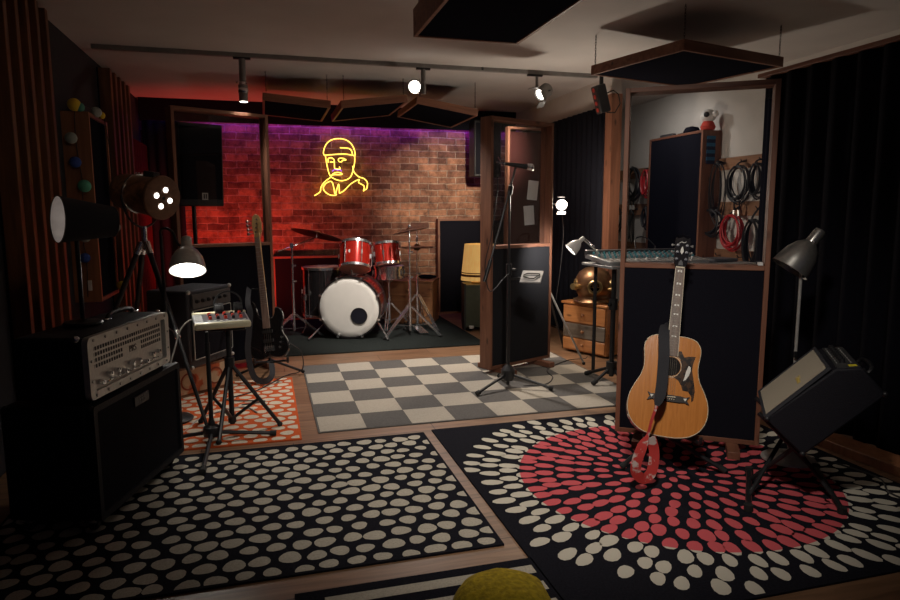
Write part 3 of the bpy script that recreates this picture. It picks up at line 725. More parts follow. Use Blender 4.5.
M = zto(hp + dd*.045, dd); LAMPLIT = emit('lit_lamp_bulb', (1,.96,.88), 18)
bell_shade(t, M, .1, .165, LAMPLIT)

# ------------------------------------------------------------------ mixer on tripod, headphones, mic stand
def tripod(t, top_z, col_r, feet, hub_z, brace_z, mat=BLK_MET, rr=.012):
    MB().cyl((0,0,brace_z-.03), (0,0,top_z), col_r, n=12).build('column', mat, t)
    MB().cyl((0,0,hub_z-.03), (0,0,hub_z+.03), col_r*1.9, n=14).build('collar', BLK_PL, t)
    MB().cyl((0,0,brace_z-.02), (0,0,brace_z+.02), col_r*1.6, n=14).build('lower_collar', BLK_PL, t)
    for f in feet:
        a, b = V((0,0,hub_z)), V((f[0], f[1], .012)); m = a.lerp(b, .58)
        lg = MB().cyl(a, b, rr, n=8).build('leg', mat, t); MB().ball(b, rr*1.35, 8).build('rubber_tip', RUBBER, lg)
        MB().cyl((0,0,brace_z), m, rr*.8, n=8).build('brace', mat, t)
t = thing('mixer_stand', 'black tripod stand with crossed braces carrying the small cream mixer', 'stand', (-.235, 3.93, .009))
tripod(t, .60, .015, [(.27,-.03),(-.19,.16),(-.06,-.26)], .40, .06)
MB().box((0,0,.607), (.2,.16,.014)).build('top_plate', BLK_MET, t, bev=.003)
mx = thing('mixer', 'small silver mixer with red knobs and a cream front edge on the tripod stand', 'mixer', M=T(-.27, 3.93, .638) @ RZ(.16) @ RX(.12))
mb = MB(); mb.box((0,.01,.02), (.30,.2,.034)); mb.build('body', SILVPL, mx, bev=.006)
MB().box((0,-.103,.02), (.305,.03,.04)).build('front_edge', CREAMPL, mx, bev=.012)
MB().box((0,.102,.022), (.30,.02,.05)).build('rear_edge', CREAMPL, mx, bev=.006)
mb = MB(); mb.box((.02,.01,.0375), (.24,.15,.002)); mb.build('face_plate', PLATE, mx)
for i in range(5):
    for j in range(3):
        p = V((-.06+i*.042, .06-j*.042, .038)); mt = REDPL if (i+j) % 2 == 0 else BLK_PL
        MB().cyl(p, p+V((0,0,.016)), .010, .008, n=12).build('knob', mt, mx)
mb = MB()
for i in range(6): mb.box((-.125,.07-i*.025,.0385), (.03,.004,.002))
for i in range(7): mb.box((-.07+i*.032,-.07,.0385), (.014,.012,.003))
mb.build('markings', LABELW, mx)
tag(MB().tube(smooth_path([(-.41,4.0,.66),(-.45,3.99,.655),(-.5,3.98,.6),(-.53,3.95,.5),(-.56,3.9,.38),(-.57,3.85,.2),(-.52,3.9,.02),(-.42,4.2,.014),(-.2,4.35,.014),(-.1,4.2,.014)],8), .005, 6).build('cable', GREYCABLE), 'pale cable hanging from the left side of the small mixer', 'cable')
hp_ = thing('headphones', 'black headphones lying behind the small mixer', 'headphones', M=T(-.235, 4.055, .705) @ RZ(.2) @ RX(-.1))
for s in (-1, 1):
    c = MB().cyl((s*.05,0,0), (s*.078,0,0), .042, .038, n=20).build('ear_cup', BLK_PL, hp_); MB().cyl((s*.03,0,0), (s*.05,0,0), .04, n=20).build('ear_pad', RUBBER, c)
MB().ribbon([(.078*math.cos(a), 0, .03+.075*math.sin(a)) for a in [PI*k/14 for k in range(15)]], .025, .008, [V((math.cos(PI*k/14),0,math.sin(PI*k/14))) for k in range(15)]).build('headband', BLK_PL, hp_)
t = thing('microphone_stand', 'black stand with round hub and three flat legs in front of the small mixer tripod', 'microphone stand', (-.333, 3.73, .009))
MB().cyl((0,0,.03), (0,0,.56), .0125, n=10).cyl((0,0,.56), (0,0,.62), .009, n=10).build('pole', BLK_MET, t)
MB().lathe([(0,.03),(.045,.035),(.05,.06),(.045,.085),(.02,.1),(.014,.13)], 20).build('hub', BLK_PL, t)
for f in ((.345,.0),(-.01,-.49),(-.33,.05)):
    lg = MB().cyl((0,0,.055), (f[0],f[1],.015), .011, n=8).build('leg', BLK_MET, t); e = V((f[0],f[1],.015)); MB().cyl(e*.9+V((0,0,.0045)), e, .016, n=10).build('rubber_tip', RUBBER, lg)

# ------------------------------------------------------------------ bass amplifier on a printed crate
rc = math.radians(41); cr_ = thing('crate', 'wooden crate printed with an orange and cream picture under the dark bass amplifier', 'crate', (-.60, 4.93, .009), rc)
MB().box((0,0,.105), (.45,.35,.2)).build('body', W_BACK, cr_, bev=.004)
CRPIC = two_tone('crate_print', (.5,.12,.04), (.55,.4,.25), 9, .7, 'noise', .5)
pc = MB().box((0,-.177,.105), (.42,.006,.17)).build('printed_panel', CRPIC, cr_)
mb = MB()
for x in (-.1, .12): mb.lathe([(.05,0),(.05,.002),(.062,.002),(.062,0)], 24, T(x,-.180,.105) @ RX(PI/2))
mb.build('printed_ring', plain('rust_print', (.25,.05,.02), .7), pc)
for x in (-.17, .01): MB().lathe([(0,.001),(.03,.001),(.03,0)], 20, T(x+.06,-.1805,.105) @ RX(PI/2)).build('printed_disc', plain('cream_print', (.6,.48,.3), .7), pc)
MB().box((0,0,.004), (.47,.37,.008)).build('plinth', W_BACK, cr_)
rb = math.radians(60); ba = thing('bass_amplifier', 'charcoal bass amplifier with silver trim standing on the printed crate', 'amplifier', (-.53, 4.90, .219), rb)
w, d, h = .5, .34, .53
MB().box((0,.008,h/2+.006), (w,d-.016,h)).build('body', GREYCAB, ba, bev=.015)
MB().box((0,-d/2+.006,h*.44), (w-.06,.012,h*.62)).build('grille', GRILLE, ba)
MB().box((0,-d/2+.004,h*.87), (w-.06,.012,h*.18)).build('control_panel', plain('smoke_panel', (.09,.085,.085), .4), ba)
mb = MB(); yy = -d/2-.003
ring_ext(mb, rrect(w-.05, h*.64, .01, 2), rrect(w-.062, h*.62, .008, 2), 0, .008, T(0,-d/2+.006,h*.44) @ RX(PI/2)); mb.build('trim', STEEL, ba)
for i in range(6):
    mb = MB(); knob(mb, (-.18+.065*i,-d/2-.002,h*.87), .014, .02); mb.build('knob', BLK_PL, ba)
for x in (-1, 1):
    for z in (.015, h-.003): MB().ball((x*(w/2-.012),-d/2+.016,z), .015, 8).build('corner_cap', STEEL, ba)
for x in (-1, 1):
    for y in (-1, 1): MB().cyl((x*.18,y*.12,-.002), (x*.18,y*.12,.01), .015, n=10).build('foot', RUBBER, ba)

# ------------------------------------------------------------------ glazed screens
def screen(label, pl, pr, z0, z1, zr, glass, feet=True, dep=.12, fab=None):
    pl, pr = V((pl[0],pl[1],0)), V((pr[0],pr[1],0)); w = (pr-pl).length; rz = math.atan2((pr-pl).y, (pr-pl).x); c = (pl+pr)/2
    t = thing('studio_screen', label, 'screen', (c.x, c.y, .009), rz, 'movable glazed studio screens')
    e = .024; z0 -= .009; z1 -= .009; zr -= .009
    for s in (-1, 1): MB().box((s*(w/2-e/2), dep/2, (z0+z1)/2), (e, dep, z1-z0)).build('side_board', W_FRAME, t, bev=.0015)
    for z, nm in ((z0+e/2,'bottom_rail'), (zr,'middle_rail'), (z1-e/2,'top_rail')): MB().box((0, dep/2, z), (w-2*e, dep, e)).build(nm, W_FRAMEX, t, bev=.0015)
    MB().box((0, dep/2, (z0+e+zr-e/2)/2), (w-2*e-.002, dep-.012, zr-e/2-z0-e-.002)).build('fabric_panel', fab or BLK_FAB, t)
    MB().box((0, dep*.55, (zr+z1-e/2)/2), (w-2*e-.002, .006, z1-e-zr-e/2-.002)).build('window_pane', glass, t)
    if feet:
        for s in (-1, 1): MB().box((s*(w/2-.13), dep/2, z0/2), (.06, .40, z0-.001)).build('foot', W_FRAMEY, t, bev=.003)
    return t
screen('tall glazed screen with a dark lower panel on the left, behind the bass guitar', (-.644, 5.31), (.05, 5.64), .05, 2.06, 1.02, GLASS)
screen('tall glazed screen standing on the checkered rug behind the boom stand', (1.644, 4.71), (2.278, 4.985), .05, 1.985, 1.005, GLASSDK, fab=CHAR_FAB)
screen('tall glazed screen standing on the burst rug behind the acoustic guitar', (1.846, 3.155), (2.45, 2.733), .05, 1.915, .985, GLASS)
tag(MB().box((0,0,0), (.022,.05,.014)).build('adhesive_tag', WHITEPL, loc=(2.425, 2.775, 1.007), rot=(0,0,-.61)), 'small white tag on the middle rail of the screen by the acoustic guitar', 'tag')

# PA loudspeaker on a stand behind the left screen
t = thing('loudspeaker_stand', 'black tripod stand holding the loudspeaker behind the left glazed screen', 'speaker stand', (-.60, 6.14, .0))
tripod(t, 1.34, .018, [(.35,-.2),(-.3,-.25),(-.02,.45)], .5, .15)
ps = thing('loudspeaker', 'large black loudspeaker tilted on a stand behind the left glazed screen', 'loudspeaker', M=T(-.585, 6.16, 1.34) @ RZ(.42) @ RX(.06))
Mx = RX(0); pts = [(-.19,-.17),(.19,-.17),(.13,.17),(-.13,.17)]
mb = MB(); mb.ext(pts, 0, .69); mb.build('cabinet', BLK_PL, ps, bev=.012)
MB().box((0,-.176,.36), (.345,.012,.6)).build('front_grille', GRILLE, ps, bev=.003)
lg_ = MB().box((.02,-.183,.085), (.05,.004,.06)).build('badge', LABELW, ps)
mb = MB(); mb.box((.012,-.186,.085), (.012,.003,.04)); mb.box((.03,-.186,.085), (.012,.003,.04)); mb.build('emblem', PLATE, lg_)
# ------------------------------------------------------------------ drum kit
def lugs(parent, M, r, zs, n, L=.045, a0=0, w=.012):
    for k in range(n):
        a = a0+2*PI*k/n; mb = MB(M); c = V(((r+.008)*math.cos(a), (r+.008)*math.sin(a), 0))
        mb.box(c+V((0,0,(zs[0]+zs[1])/2)), (.016,.016,L), (0,0,a)); mb.cyl(c+V((.006*math.cos(a),.006*math.sin(a),zs[0])), c+V((.006*math.cos(a),.006*math.sin(a),zs[1])), .0035, n=6)
        mb.build('lug', CHROME, parent)
def hoop(mb, r, z, h=.022, t=.006):
    mb.lathe([(r,z-h/2),(r+t,z-h/2),(r+t,z+h/2),(r,z+h/2),(r,z-h/2)], 40)
def drum(label, M, r, L, shell, top_skin, bot_skin, nl, name='tom_drum', group=None):
    t = thing(name, label, 'drum', M=M, group=group)
    MB().lathe([(r,.012),(r,L-.012)], 40).build('shell', shell, t)
    MB().lathe([(0,L),(r*.95,L),(r+.002,L-.008)], 40).build('top_skin', top_skin, t)
    MB().lathe([(0,0),(r*.95,0),(r+.002,.008)], 40).build('bottom_skin', bot_skin, t)
    mb = MB(); hoop(mb, r+.003, L-.004, .026); mb.build('top_hoop', CHROME, t)
    mb = MB(); hoop(mb, r+.003, .004, .026); mb.build('bottom_hoop', CHROME, t)
    lugs(t, Matrix(), r, (.02, L-.02), nl)
    return t
DG = 'drums of the red kit'
# bass drum
Rb, Lb = .30, .44
th_ = -.30
Mb = T(.776, 6.50, .33) @ RZ(th_) @ RX(-PI/2)       # local +Z points away from the viewer
bd = thing('bass_drum', 'bass drum with a large white front skin and a dark port hole', 'drum', M=Mb, group=DG)
MB().lathe([(Rb,.02),(Rb,Lb)], 56).build('shell', RED_LAC, bd)
sk = MB().lathe([(0,-.004),(Rb*.8,-.004),(Rb*.95,0),(Rb,.01)], 56).build('front_skin', SKIN, bd)
MB().lathe([(0,Lb),(Rb,Lb-.01)], 40).build('rear_skin', SKIN, bd)
for z in (.012, Lb-.012):
    mb = MB(); mb.lathe([(Rb,z-.02),(Rb+.016,z-.02),(Rb+.018,z),(Rb+.016,z+.02),(Rb,z+.02),(Rb,z-.02)], 56); mb.build('hoop', BLK_LAC if z < .1 else BLK_LAC, bd)
pc = V((.095,.085,-.006))
ph = MB().lathe([(0,.0),(.075,0),(.075,-.002),(0,-.002)], 30, T(*pc)).build('port_hole', plain('dark_port', (.01,.012,.022), .35), bd)
MB().lathe([(.074,0),(.084,0),(.084,-.006),(.074,-.006),(.074,0)], 30, T(*pc)).build('port_ring', BLK_PL, ph)
lugs(bd, Matrix(), Rb, (.05, Lb-.05), 8, .05, PI/8)
for k in range(8):
    a = PI/8+2*PI*k/8; MB().box(((Rb+.012)*math.cos(a),(Rb+.012)*math.sin(a),.0), (.03,.02,.035), (0,0,a)).build('claw', CHROME, bd)
for s in (-1, 1):
    a = V((s*.26,.16,.12)); b = V((s*.40,.308,-.10))
    sp = MB().cyl(a, b, .009, n=8).build('spur', CHROME, bd); MB().ball(b, .011, 8).build('rubber_tip', RUBBER, sp)
MB().cyl((0,-Rb+.01,.16), (0,-Rb-.12,.16), .014, n=10).box((0,-Rb-.005,.16), (.07,.02,.09)).build('tom_mount', CHROME, bd)
# rack toms
M1 = T(.85, 6.60, .712) @ RZ(-.25) @ RX(-.42) 
t1 = drum('red rack tom mounted right above the bass drum', M1, .155, .26, RED_LAC, SKIN, SKIN2, 6, group=DG)
MB().lathe([(0,0),(.02,0),(.02,-.002),(0,-.002)], 18, T(-.03,-.149,.135) @ RX(-PI/2)).build('badge', LABELW, t1)
M2 = T(1.22, 6.78, .735) @ RZ(.1) @ RX(-.22)
t2 = drum('small red tom to the right of the rack tom, above the chrome snare', M2, .132, .22, RED_LAC, SKIN, SKIN2, 6, group=DG)
mb = MB(); mb.cyl((.90,6.84,.60), (.90,6.84,.83), .012, n=10); mb.tube(smooth_path([(.90,6.84,.82),(1.0,6.86,.83),(1.08,6.84,.82)]), .01, 8); mb.box((1.0,6.86,.83), (.05,.04,.05)); mb.box((.9,6.83,.8), (.05,.05,.05))
tag(mb.build('tom_holder', CHROME), 'chrome bracket between the two red toms', 'bracket')
# floor tom
ft = drum('black floor tom with a red-lit rim to the left of the bass drum', T(.565, 7.0, .20), .215, .50, BLK_LAC, SKIN2, SKIN, 8, 'floor_tom', DG)
for k in range(3):
    a = PI*1.17+2*PI*k/3; c = V((.235*math.cos(a), .235*math.sin(a), 0))
    lg = MB().tube([c+V((0,0,.32)), c+V((0,0,-.1)), c*1.12+V((0,0,-.155)), c*1.2+V((0,0,-.185))], .007, 8).box(c+V((0,0,.2)), (.03,.03,.06), (0,0,a)).build('leg', CHROME, ft)
    MB().ball(c*1.2+V((0,0,-.18)), .012, 8).build('rubber_tip', RUBBER, lg)
MB().lathe([(0,0),(.024,0),(.024,-.002),(0,-.002)], 18, T(.05,-.214,.28) @ RX(-PI/2)).build('badge', LABELW, ft)
# snare
sn = drum('chrome snare drum below the small red tom', T(1.27, 7.0, .572), .165, .12, CHROME, SKIN, SKIN, 8, 'snare_drum', DG)
def stand_legs(t, hub, low, rad, a0, n=3, mat=CHROME, double=True):
    for k in range(n):
        a = a0+2*PI*k/n; d = V((math.cos(a), math.sin(a), 0)); sd = V((-d.y, d.x, 0))*.013
        lg = MB()
        for s in ((-1, 1) if double else (0,)): lg.bar(V((0,0,hub))+d*.02+sd*s, d*rad+V((0,0,.014))+sd*s, .007, .014)
        l = lg.build('leg', mat, t); MB().ball(d*rad+V((0,0,.013)), .018, 8, (1.2,.9,.8)).build('rubber_foot', RUBBER, l)
        MB().bar(V((0,0,low)), d*rad*.58+V((0,0,hub*.44)), .01, .006).build('brace', mat, t)
t = thing('snare_stand', 'chrome tripod stand under the snare drum', 'drum stand', (1.27, 7.0, .01), group='chrome stands of the drum kit')
MB().cyl((0,0,.06), (0,0,.52), .013, n=12).cyl((0,0,.3), (0,0,.34), .02, n=12).build('pole', CHROME, t); stand_legs(t, .28, .08, .26, -1.9)
for k in range(3):
    a = .4+2.094*k; MB().tube([(0,0,.5), (.12*math.cos(a),.12*math.sin(a),.56), (.168*math.cos(a),.168*math.sin(a),.58), (.182*math.cos(a),.182*math.sin(a),.61)], .007, 6).build('basket_arm', CHROME, t)
def cymbal_profile(r): return [(0,.03),(r*.08,.03),(r*.16,.018),(r*.2,.008),(r*.6,.002),(r,-.012),(r,-.0135),(r*.6,.0005),(r*.2,.006),(r*.15,.016),(0,.027)]
def wing(mb, c):
    mb.cyl(V(c)+V((0,0,-.02)), V(c)+V((0,0,.025)), .012, n=10); mb.box(V(c)+V((.015,0,.005)), (.045,.008,.016))
# left crash
t = thing('cymbal_stand', 'chrome boom stand with a large tilted dark cymbal on the left of the kit', 'cymbal stand', (.245, 6.86, .01), group='chrome stands of the drum kit')
MB().cyl((0,0,.05), (0,0,.55), .014, n=12).cyl((0,0,.55), (0,0,.93), .010, n=12).build('pole', CHROME, t)
mb = MB(); wing(mb, (0,0,.56)); wing(mb, (0,0,.72)); mb.box((0,0,.93), (.035,.03,.05)); mb.build('clamps', CHROME, t)
stand_legs(t, .22, .07, .3, -.45)
cx = V((.265,.09,1.045))
MB().cyl((-.14,-.05,.875), (.25,.085,1.005), .007, n=8).cyl((.25,.085,1.005), (.27,.09,1.07), .005, n=8).build('boom_arm', CHROME, t)
MB(T(*cx) @ RY(.25) @ RX(-.14)).lathe(cymbal_profile(.27), 48).build('cymbal', CYMB, t)
# right crash
t = thing('cymbal_stand', 'chrome stand with the upper tilted cymbal on the right of the kit', 'cymbal stand', (1.40, 6.52, .01), group='chrome stands of the drum kit')
MB().cyl((0,0,.05), (0,0,.6), .0135, n=12).cyl((0,0,.6), (0,0,1.13), .009, n=12).build('pole', CHROME, t)
mb = MB(); wing(mb, (0,0,.6)); wing(mb, (0,0,.86)); mb.build('clamps', CHROME, t); stand_legs(t, .3, .1, .33, -.55)
MB(T(0,0,1.085) @ RY(-.17) @ RX(-.10)).lathe(cymbal_profile(.185), 44).build('cymbal', CYMB, t)
MB().lathe([(0,1.14),(.012,1.14),(.016,1.12),(.012,1.1),(0,1.1)], 12).build('wing_nut', CHROME, t)
# hi-hat
t = thing('hi_hat', 'pair of hi-hat cymbals on a chrome stand beside the wooden chest', 'hi-hat', (1.555, 6.86, .01), group='chrome stands of the drum kit')
MB().cyl((0,0,.05), (0,0,.6), .014, n=12).cyl((0,0,.6), (0,0,1.08), .007, n=12).build('pole', CHROME, t)
mb = MB(); wing(mb, (0,0,.6)); mb.cyl((0,0,.96), (0,0,1.0), .014, n=10); mb.build('clamps', CHROME, t); stand_legs(t, .38, .1, .3, -1.0)
MB(T(0,0,.9)).lathe(cymbal_profile(.18), 44).build('top_cymbal', CYMB, t)
MB(T(0,0,.885) @ RX(PI)).lathe(cymbal_profile(.18), 44).build('bottom_cymbal', CYMB, t)
MB().box((-.02,-.22,.03), (.09,.26,.012), (.12,0,.1)).build('pedal', CHROME, t)

# ------------------------------------------------------------------ back wall furnishing
def wall_panel(label, x0, x1, z1):
    t = thing('sound_absorber', label, 'acoustic panel', ((x0+x1)/2, YB-.07, .0), group='black panels leaning on the brick wall'); w = x1-x0
    MB().box((0,0,z1/2), (w-.05,.08,z1-.05)).build('fabric', BLK_FAB, t)
    MB().box((0,0,z1-.012), (w,.09,.024)).build('top_rail', W_FRAMEX, t); MB().box((0,0,.012), (w,.09,.024)).build('bottom_rail', W_FRAMEX, t)
    for s in (-1, 1): MB().box((s*(w/2-.012),0,z1/2), (.024,.09,z1-.05)).build('side_rail', W_FRAME, t)
wall_panel('low black acoustic panel against the brick behind the left cymbal stand', .06, 1.30, .765)
wall_panel('tall black acoustic panel against the brick behind the yellow-shaded lamp', 2.06, 2.95, 1.195)
ch = thing('chest', 'low wooden chest of drawers standing on the carpet to the right of the drums', 'chest', (1.62, 7.42, .011), math.radians(-24))
MB().box((0,0,.24), (.56,.44,.48)).build('body', W_CHEST, ch, bev=.004)
MB().box((0,-.004,.487), (.58,.46,.018)).build('top', W_CHEST, ch, bev=.003)
for k in range(3):
    d_ = MB().box((0,-.224,.085+k*.152), (.52,.012,.14)).build('drawer', W_CHEST, ch, bev=.003); MB().ball((0,-.236,.085+k*.152), .012, 8).build('drawer_knob', BRASS, d_)
o = MB().ball((0,0,0), .1, 12, (1.1,.65,.22)).build('bag', BLK_FAB, loc=(1.80, 7.40, .528), rot=(0,0,-.4)); tag(o, 'small black bag lying on the wooden chest', 'bag')
for v in o.data.vertices: v.co += v.normal*noise.noise(v.co*22)*.012
# corner speaker
t = thing('loudspeaker', 'black loudspeaker mounted high in the corner to the right of the brick wall', 'loudspeaker', (2.60, 7.68, 1.70))
MB().box((0,0,.33), (.34,.22,.66)).build('cabinet', BLK_PL, t, bev=.01); MB().box((0,-.113,.33), (.31,.008,.6)).build('front_grille', GRILLE, t)
MB().box((0,.21,.36), (.06,.215,.06)).build('wall_bracket', BLK_MET, t)
# green cabinet and yellow lamp
t = thing('cabinet', 'dark green cabinet with black edge carrying the yellow-shaded lamp beside the glazed screen', 'cabinet', (2.24, 6.78, 0), -.15)
MB().box((0,0,.27), (.36,.34,.46)).build('body', GREENBOX, t, bev=.004); MB().box((-.19,-.1,.265), (.02,.17,.5)).build('side_edge', BLK_MET, t)
for x in (-.12, .12):
    for y in (-.1, .1): MB().cyl((x,y,0), (x,y,.04), .02, n=12).build('foot', RUBBER, t)
MB().box((-.12,-.19,.045), (.05,.03,.03)).build('white_plug', WHITEPL, t, bev=.004)
t = thing('table_lamp', 'lamp with a warm yellow cloth shade standing on the dark green cabinet', 'table lamp', (2.24, 6.80, .501))
MB().lathe([(0,0),(.09,0),(.09,.015),(.03,.03),(.018,.06),(.016,.16)], 28).build('base', BRASS, t)
SH = wood('lit_shade_cloth', (.62,.40,.14), (.78,.56,.25), 'Z', 20, .8, knots=False)
b = SH.node_tree.nodes['Principled BSDF']; b.inputs['Emission Color'].default_value = (.9,.5,.14,1); b.inputs['Emission Strength'].default_value = .42
sh = MB().lathe([(.20,.035),(.16,.43),(.156,.43),(.196,.035),(.20,.035)], 40).build('shade', SH, t)
mb = MB(); mb.lathe([(.194,.105),(.197,.08)], 40); mb.lathe([(.1925,.125),(.194,.115)], 40); mb.build('shade_band', plain('brown_braid', (.14,.06,.02), .8), sh)
MB().ball((0,0,.26), .035, 10).build('bulb', emit('warm_bulb', (1,.75,.4), 6), t); MB().cyl((0,0,.15), (0,0,.24), .015).build('socket', BRASS, t)
# neon
NE = emit('yellow_neon', (1,.70,.10), 2.6); NP = emit('violet_neon', (.38,.12,.9), 1.3)
ne = thing('neon_sign', 'yellow neon line drawing of a face with a cap glowing on the brick wall', 'neon sign', (.88, 7.93, 1.8))
for nm, m, s in (('cap_line',NE,"(0.693,1.943),(0.684,1.981),(0.716,2.066),(0.780,2.121),(0.866,2.139),(0.951,2.126),(1.013,2.081),(1.048,2.012),(1.053,1.950),(1.018,1.952),(0.924,1.963),(0.799,1.954),(0.693,1.943)"),
 ('brim_line',NE,"(0.879,2.034),(0.941,2.033),(0.988,2.026),(1.016,1.996),(1.026,1.949)"),
 ('face_line',NE,"(0.705,1.943),(0.716,1.866),(0.729,1.789),(0.753,1.712),(0.799,1.674),(0.869,1.651),(0.940,1.660),(0.997,1.699),(1.027,1.778),(1.048,1.872),(1.050,1.950)"),
 ('eye_line',NE,"(0.737,1.859),(0.738,1.905),(0.782,1.914),(0.809,1.883),(0.796,1.867),(0.757,1.867)"),
 ('nose_line',NE,"(0.809,1.875),(0.810,1.798),(0.833,1.788),(0.873,1.788),(0.865,1.814)"),
 ('eye_line',NE,"(0.859,1.876),(0.860,1.907),(0.907,1.913),(0.946,1.893),(0.906,1.888),(0.894,1.872),(0.862,1.872)"),
 ('lower_lip_line',NE,"(0.777,1.720),(0.809,1.741),(0.856,1.747),(0.895,1.732),(0.879,1.721),(0.800,1.720),(0.753,1.704)"),
 ('upper_lip_line',NP,"(0.781,1.759),(0.813,1.783),(0.841,1.775),(0.872,1.779),(0.891,1.760)"),
 ('shoulder_line',NE,"(0.565,1.473),(0.631,1.517),(0.645,1.571),(0.689,1.634),(0.760,1.689)"),
 ('collar_line',NE,"(0.826,1.494),(0.805,1.478),(0.739,1.486),(0.686,1.525),(0.672,1.571),(0.704,1.618),(0.759,1.642),(0.782,1.619),(0.796,1.557),(0.810,1.494),(0.852,1.612),(0.858,1.502)"),
 ('collar_line',NE,"(0.858,1.502),(0.914,1.534),(0.995,1.613),(1.067,1.656),(1.099,1.666),(1.091,1.630),(1.154,1.591),(1.145,1.527)"),
 ('shoulder_line',NE,"(1.023,1.825),(1.038,1.755),(1.092,1.700),(1.156,1.678),(1.195,1.631),(1.185,1.559),(1.169,1.551),(1.153,1.535)")):
    P = eval('['+s+']'); MB().tube(smooth_path([(x-.88, 0, z-1.8) for x, z in P], 5), .0062, 6).build(nm, m, ne)
for x, z in ((.70,1.95),(1.04,1.95),(.8,1.674),(1.18,1.6),(.6,1.49)): MB().cyl((x-.88,.004,z-1.8), (x-.88,.068,z-1.8), .006, n=8).build('mount', BLK_PL, ne)
# LED strip and red floor light hidden behind the left screen
t = thing('led_strip', 'violet light strip running behind the black valance along the top of the brick wall', 'light strip', (.89, 7.86, 2.36))
MB().box((0,0,0), (4.2,.02,.02)).build('channel', BLK_MET, t); MB().box((0,0,-.0115), (4.18,.012,.003)).build('diodes', emit('violet_led', (.3,.05,1), 4), t)
# bass guitar
def guitar_strings(n, x0, x1, z0, z1, y, parent, r=.0006):
    for k in range(n):
        f = k/(n-1)-.5; MB().cyl((x0*f, y, z0), (x1*f, y, z1), r, n=5).build('string', STRINGM, parent)
bs_ = thing('bass_guitar', 'black electric bass guitar leaning on a stand beside the left glazed screen', 'bass guitar', M=frame((.0,5.00,.17), (-.07,5.33,1.18), (.25,1,0)) @ Matrix.Scale(.87,4))
hw = [(.0,.03),(.10,.012),(.155,.05),(.17,.11),(.158,.17),(.135,.215),(.125,.26),(.135,.31),(.15,.36),(.14,.42),(.11,.455),(.085,.45),(.07,.40),(.045,.37)]
lf = [(-.045,.37),(-.07,.42),(-.085,.50),(-.105,.535),(-.135,.52),(-.145,.45),(-.135,.36),(-.125,.29),(-.135,.22),(-.16,.17),(-.172,.11),(-.15,.045),(-.09,.01)]
out = smooth_path([(x,z,0) for x,z in hw+lf+[hw[0]]], 4)[:-1]
XZ = Matrix(((1,0,0,0),(0,0,1,0),(0,1,0,0),(0,0,0,1)))
MB().ext([(p.x,p.y) for p in out], -.022, .022, XZ).build('body', BLK_LAC, bs_, bev=.008)
nk = MB(); nk.box((0,-.018,.74), (.052,.022,.80)); nk.build('neck', W_MAPLE, bs_, bev=.006)
fb = MB(); fb._add([(-.031,-.029,.28),(.031,-.029,.28),(.021,-.029,1.10),(-.021,-.029,1.10),(-.031,-.036,.28),(.031,-.036,.28),(.021,-.036,1.10),(-.021,-.036,1.10)], [(0,1,2,3),(4,5,6,7),(0,1,5,4),(1,2,6,5),(2,3,7,6),(3,0,4,7)]); fbo = fb.build('fretboard', W_NECKB, bs_)
for k in range(1, 22):
    z = 1.10-.86*(1-2**(-k/12)); wv = .021+.010*(1.10-z)/.82; MB().box((0,-.0363,z), (wv*2,.0014,.0022)).build('fret', STEEL, fbo)
hs = [(-.024,1.10),(.024,1.10),(.045,1.16),(.048,1.24),(.035,1.30),(.0,1.325),(-.03,1.30),(-.042,1.22),(-.032,1.15)]
MB().ext(hs, -.012, .004, XZ).build('headstock', W_MAPLE, bs_, bev=.003)
for k in range(4):
    z = 1.15+k*.038; tn = MB().cyl((-.005+.006*k,-.012,z), (-.005+.006*k,-.032,z), .007, n=10).build('tuner_post', CHROME, bs_)
    MB().cyl((-.035,-.0,z), (-.075,0,z), .004, n=8).ball((-.08,0,z), .013, 8, (1,.5,1.2)).build('tuner_key', CHROME, tn)
guitar_strings(4, .052, .034, .10, 1.11, -.040, bs_, .0011)
MB().box((0,-.028,.10), (.085,.012,.045)).build('bridge', CHROME, bs_)
for z in (.17, .25): MB().box((0,-.027,z), (.09,.012,.026)).build('pickup', BLK_PL, bs_)
for k in range(3): MB().cyl((.095+.012*k,-.022,.10+.042*k), (.095+.012*k,-.038,.10+.042*k), .010, n=12).build('knob', CHROME, bs_)
Mi = bs_.matrix_world.inverted()
sp = [(-.143,5.20,.70),(-.15,4.98,.62),(-.135,4.93,.54),(-.15,4.89,.40),(-.16,4.86,.27),(-.13,4.84,.10),(-.06,4.84,.05),(0,4.88,.08),(.0,4.95,.16)]
MB().ribbon([Mi @ p for p in smooth_path(sp, 5)], .05, .003, Mi.to_3x3() @ V((.35,-.93,.1))).build('strap', STRAP, bs_)
t = thing('guitar_stand', 'black folding stand holding the black bass guitar on the orange rug', 'guitar stand', (.0, 5.10, .009), group='guitar stands')
MB().cyl((0,.02,.05), (-.07,.26,.66), .011, n=10).build('pole', BLK_MET, t)
for f in ((.24,.10),(-.26,.12),(.0,.36)):
    l = MB().cyl((0,.05,.13), (f[0],f[1],.012), .010, n=8).build('leg', BLK_MET, t); MB().ball((f[0],f[1],.012), .014, 8).build('rubber_tip', RUBBER, l)
for s in (-1, 1):
    c = MB().tube(smooth_path([(0,.02,.12),(s*.1,.0,.13),(s*.12,-.08,.14),(s*.12,-.14,.15),(s*.12,-.15,.19)]), .009, 8).build('cradle_arm', BLK_MET, t)
MB().ribbon([(-.07+.05*math.cos(a),.26-.06*math.sin(a)-.02,.67) for a in [PI*k/8 for k in range(9)]], .02, .01, (0,0,1)).build('neck_yoke', RUBBER, t)
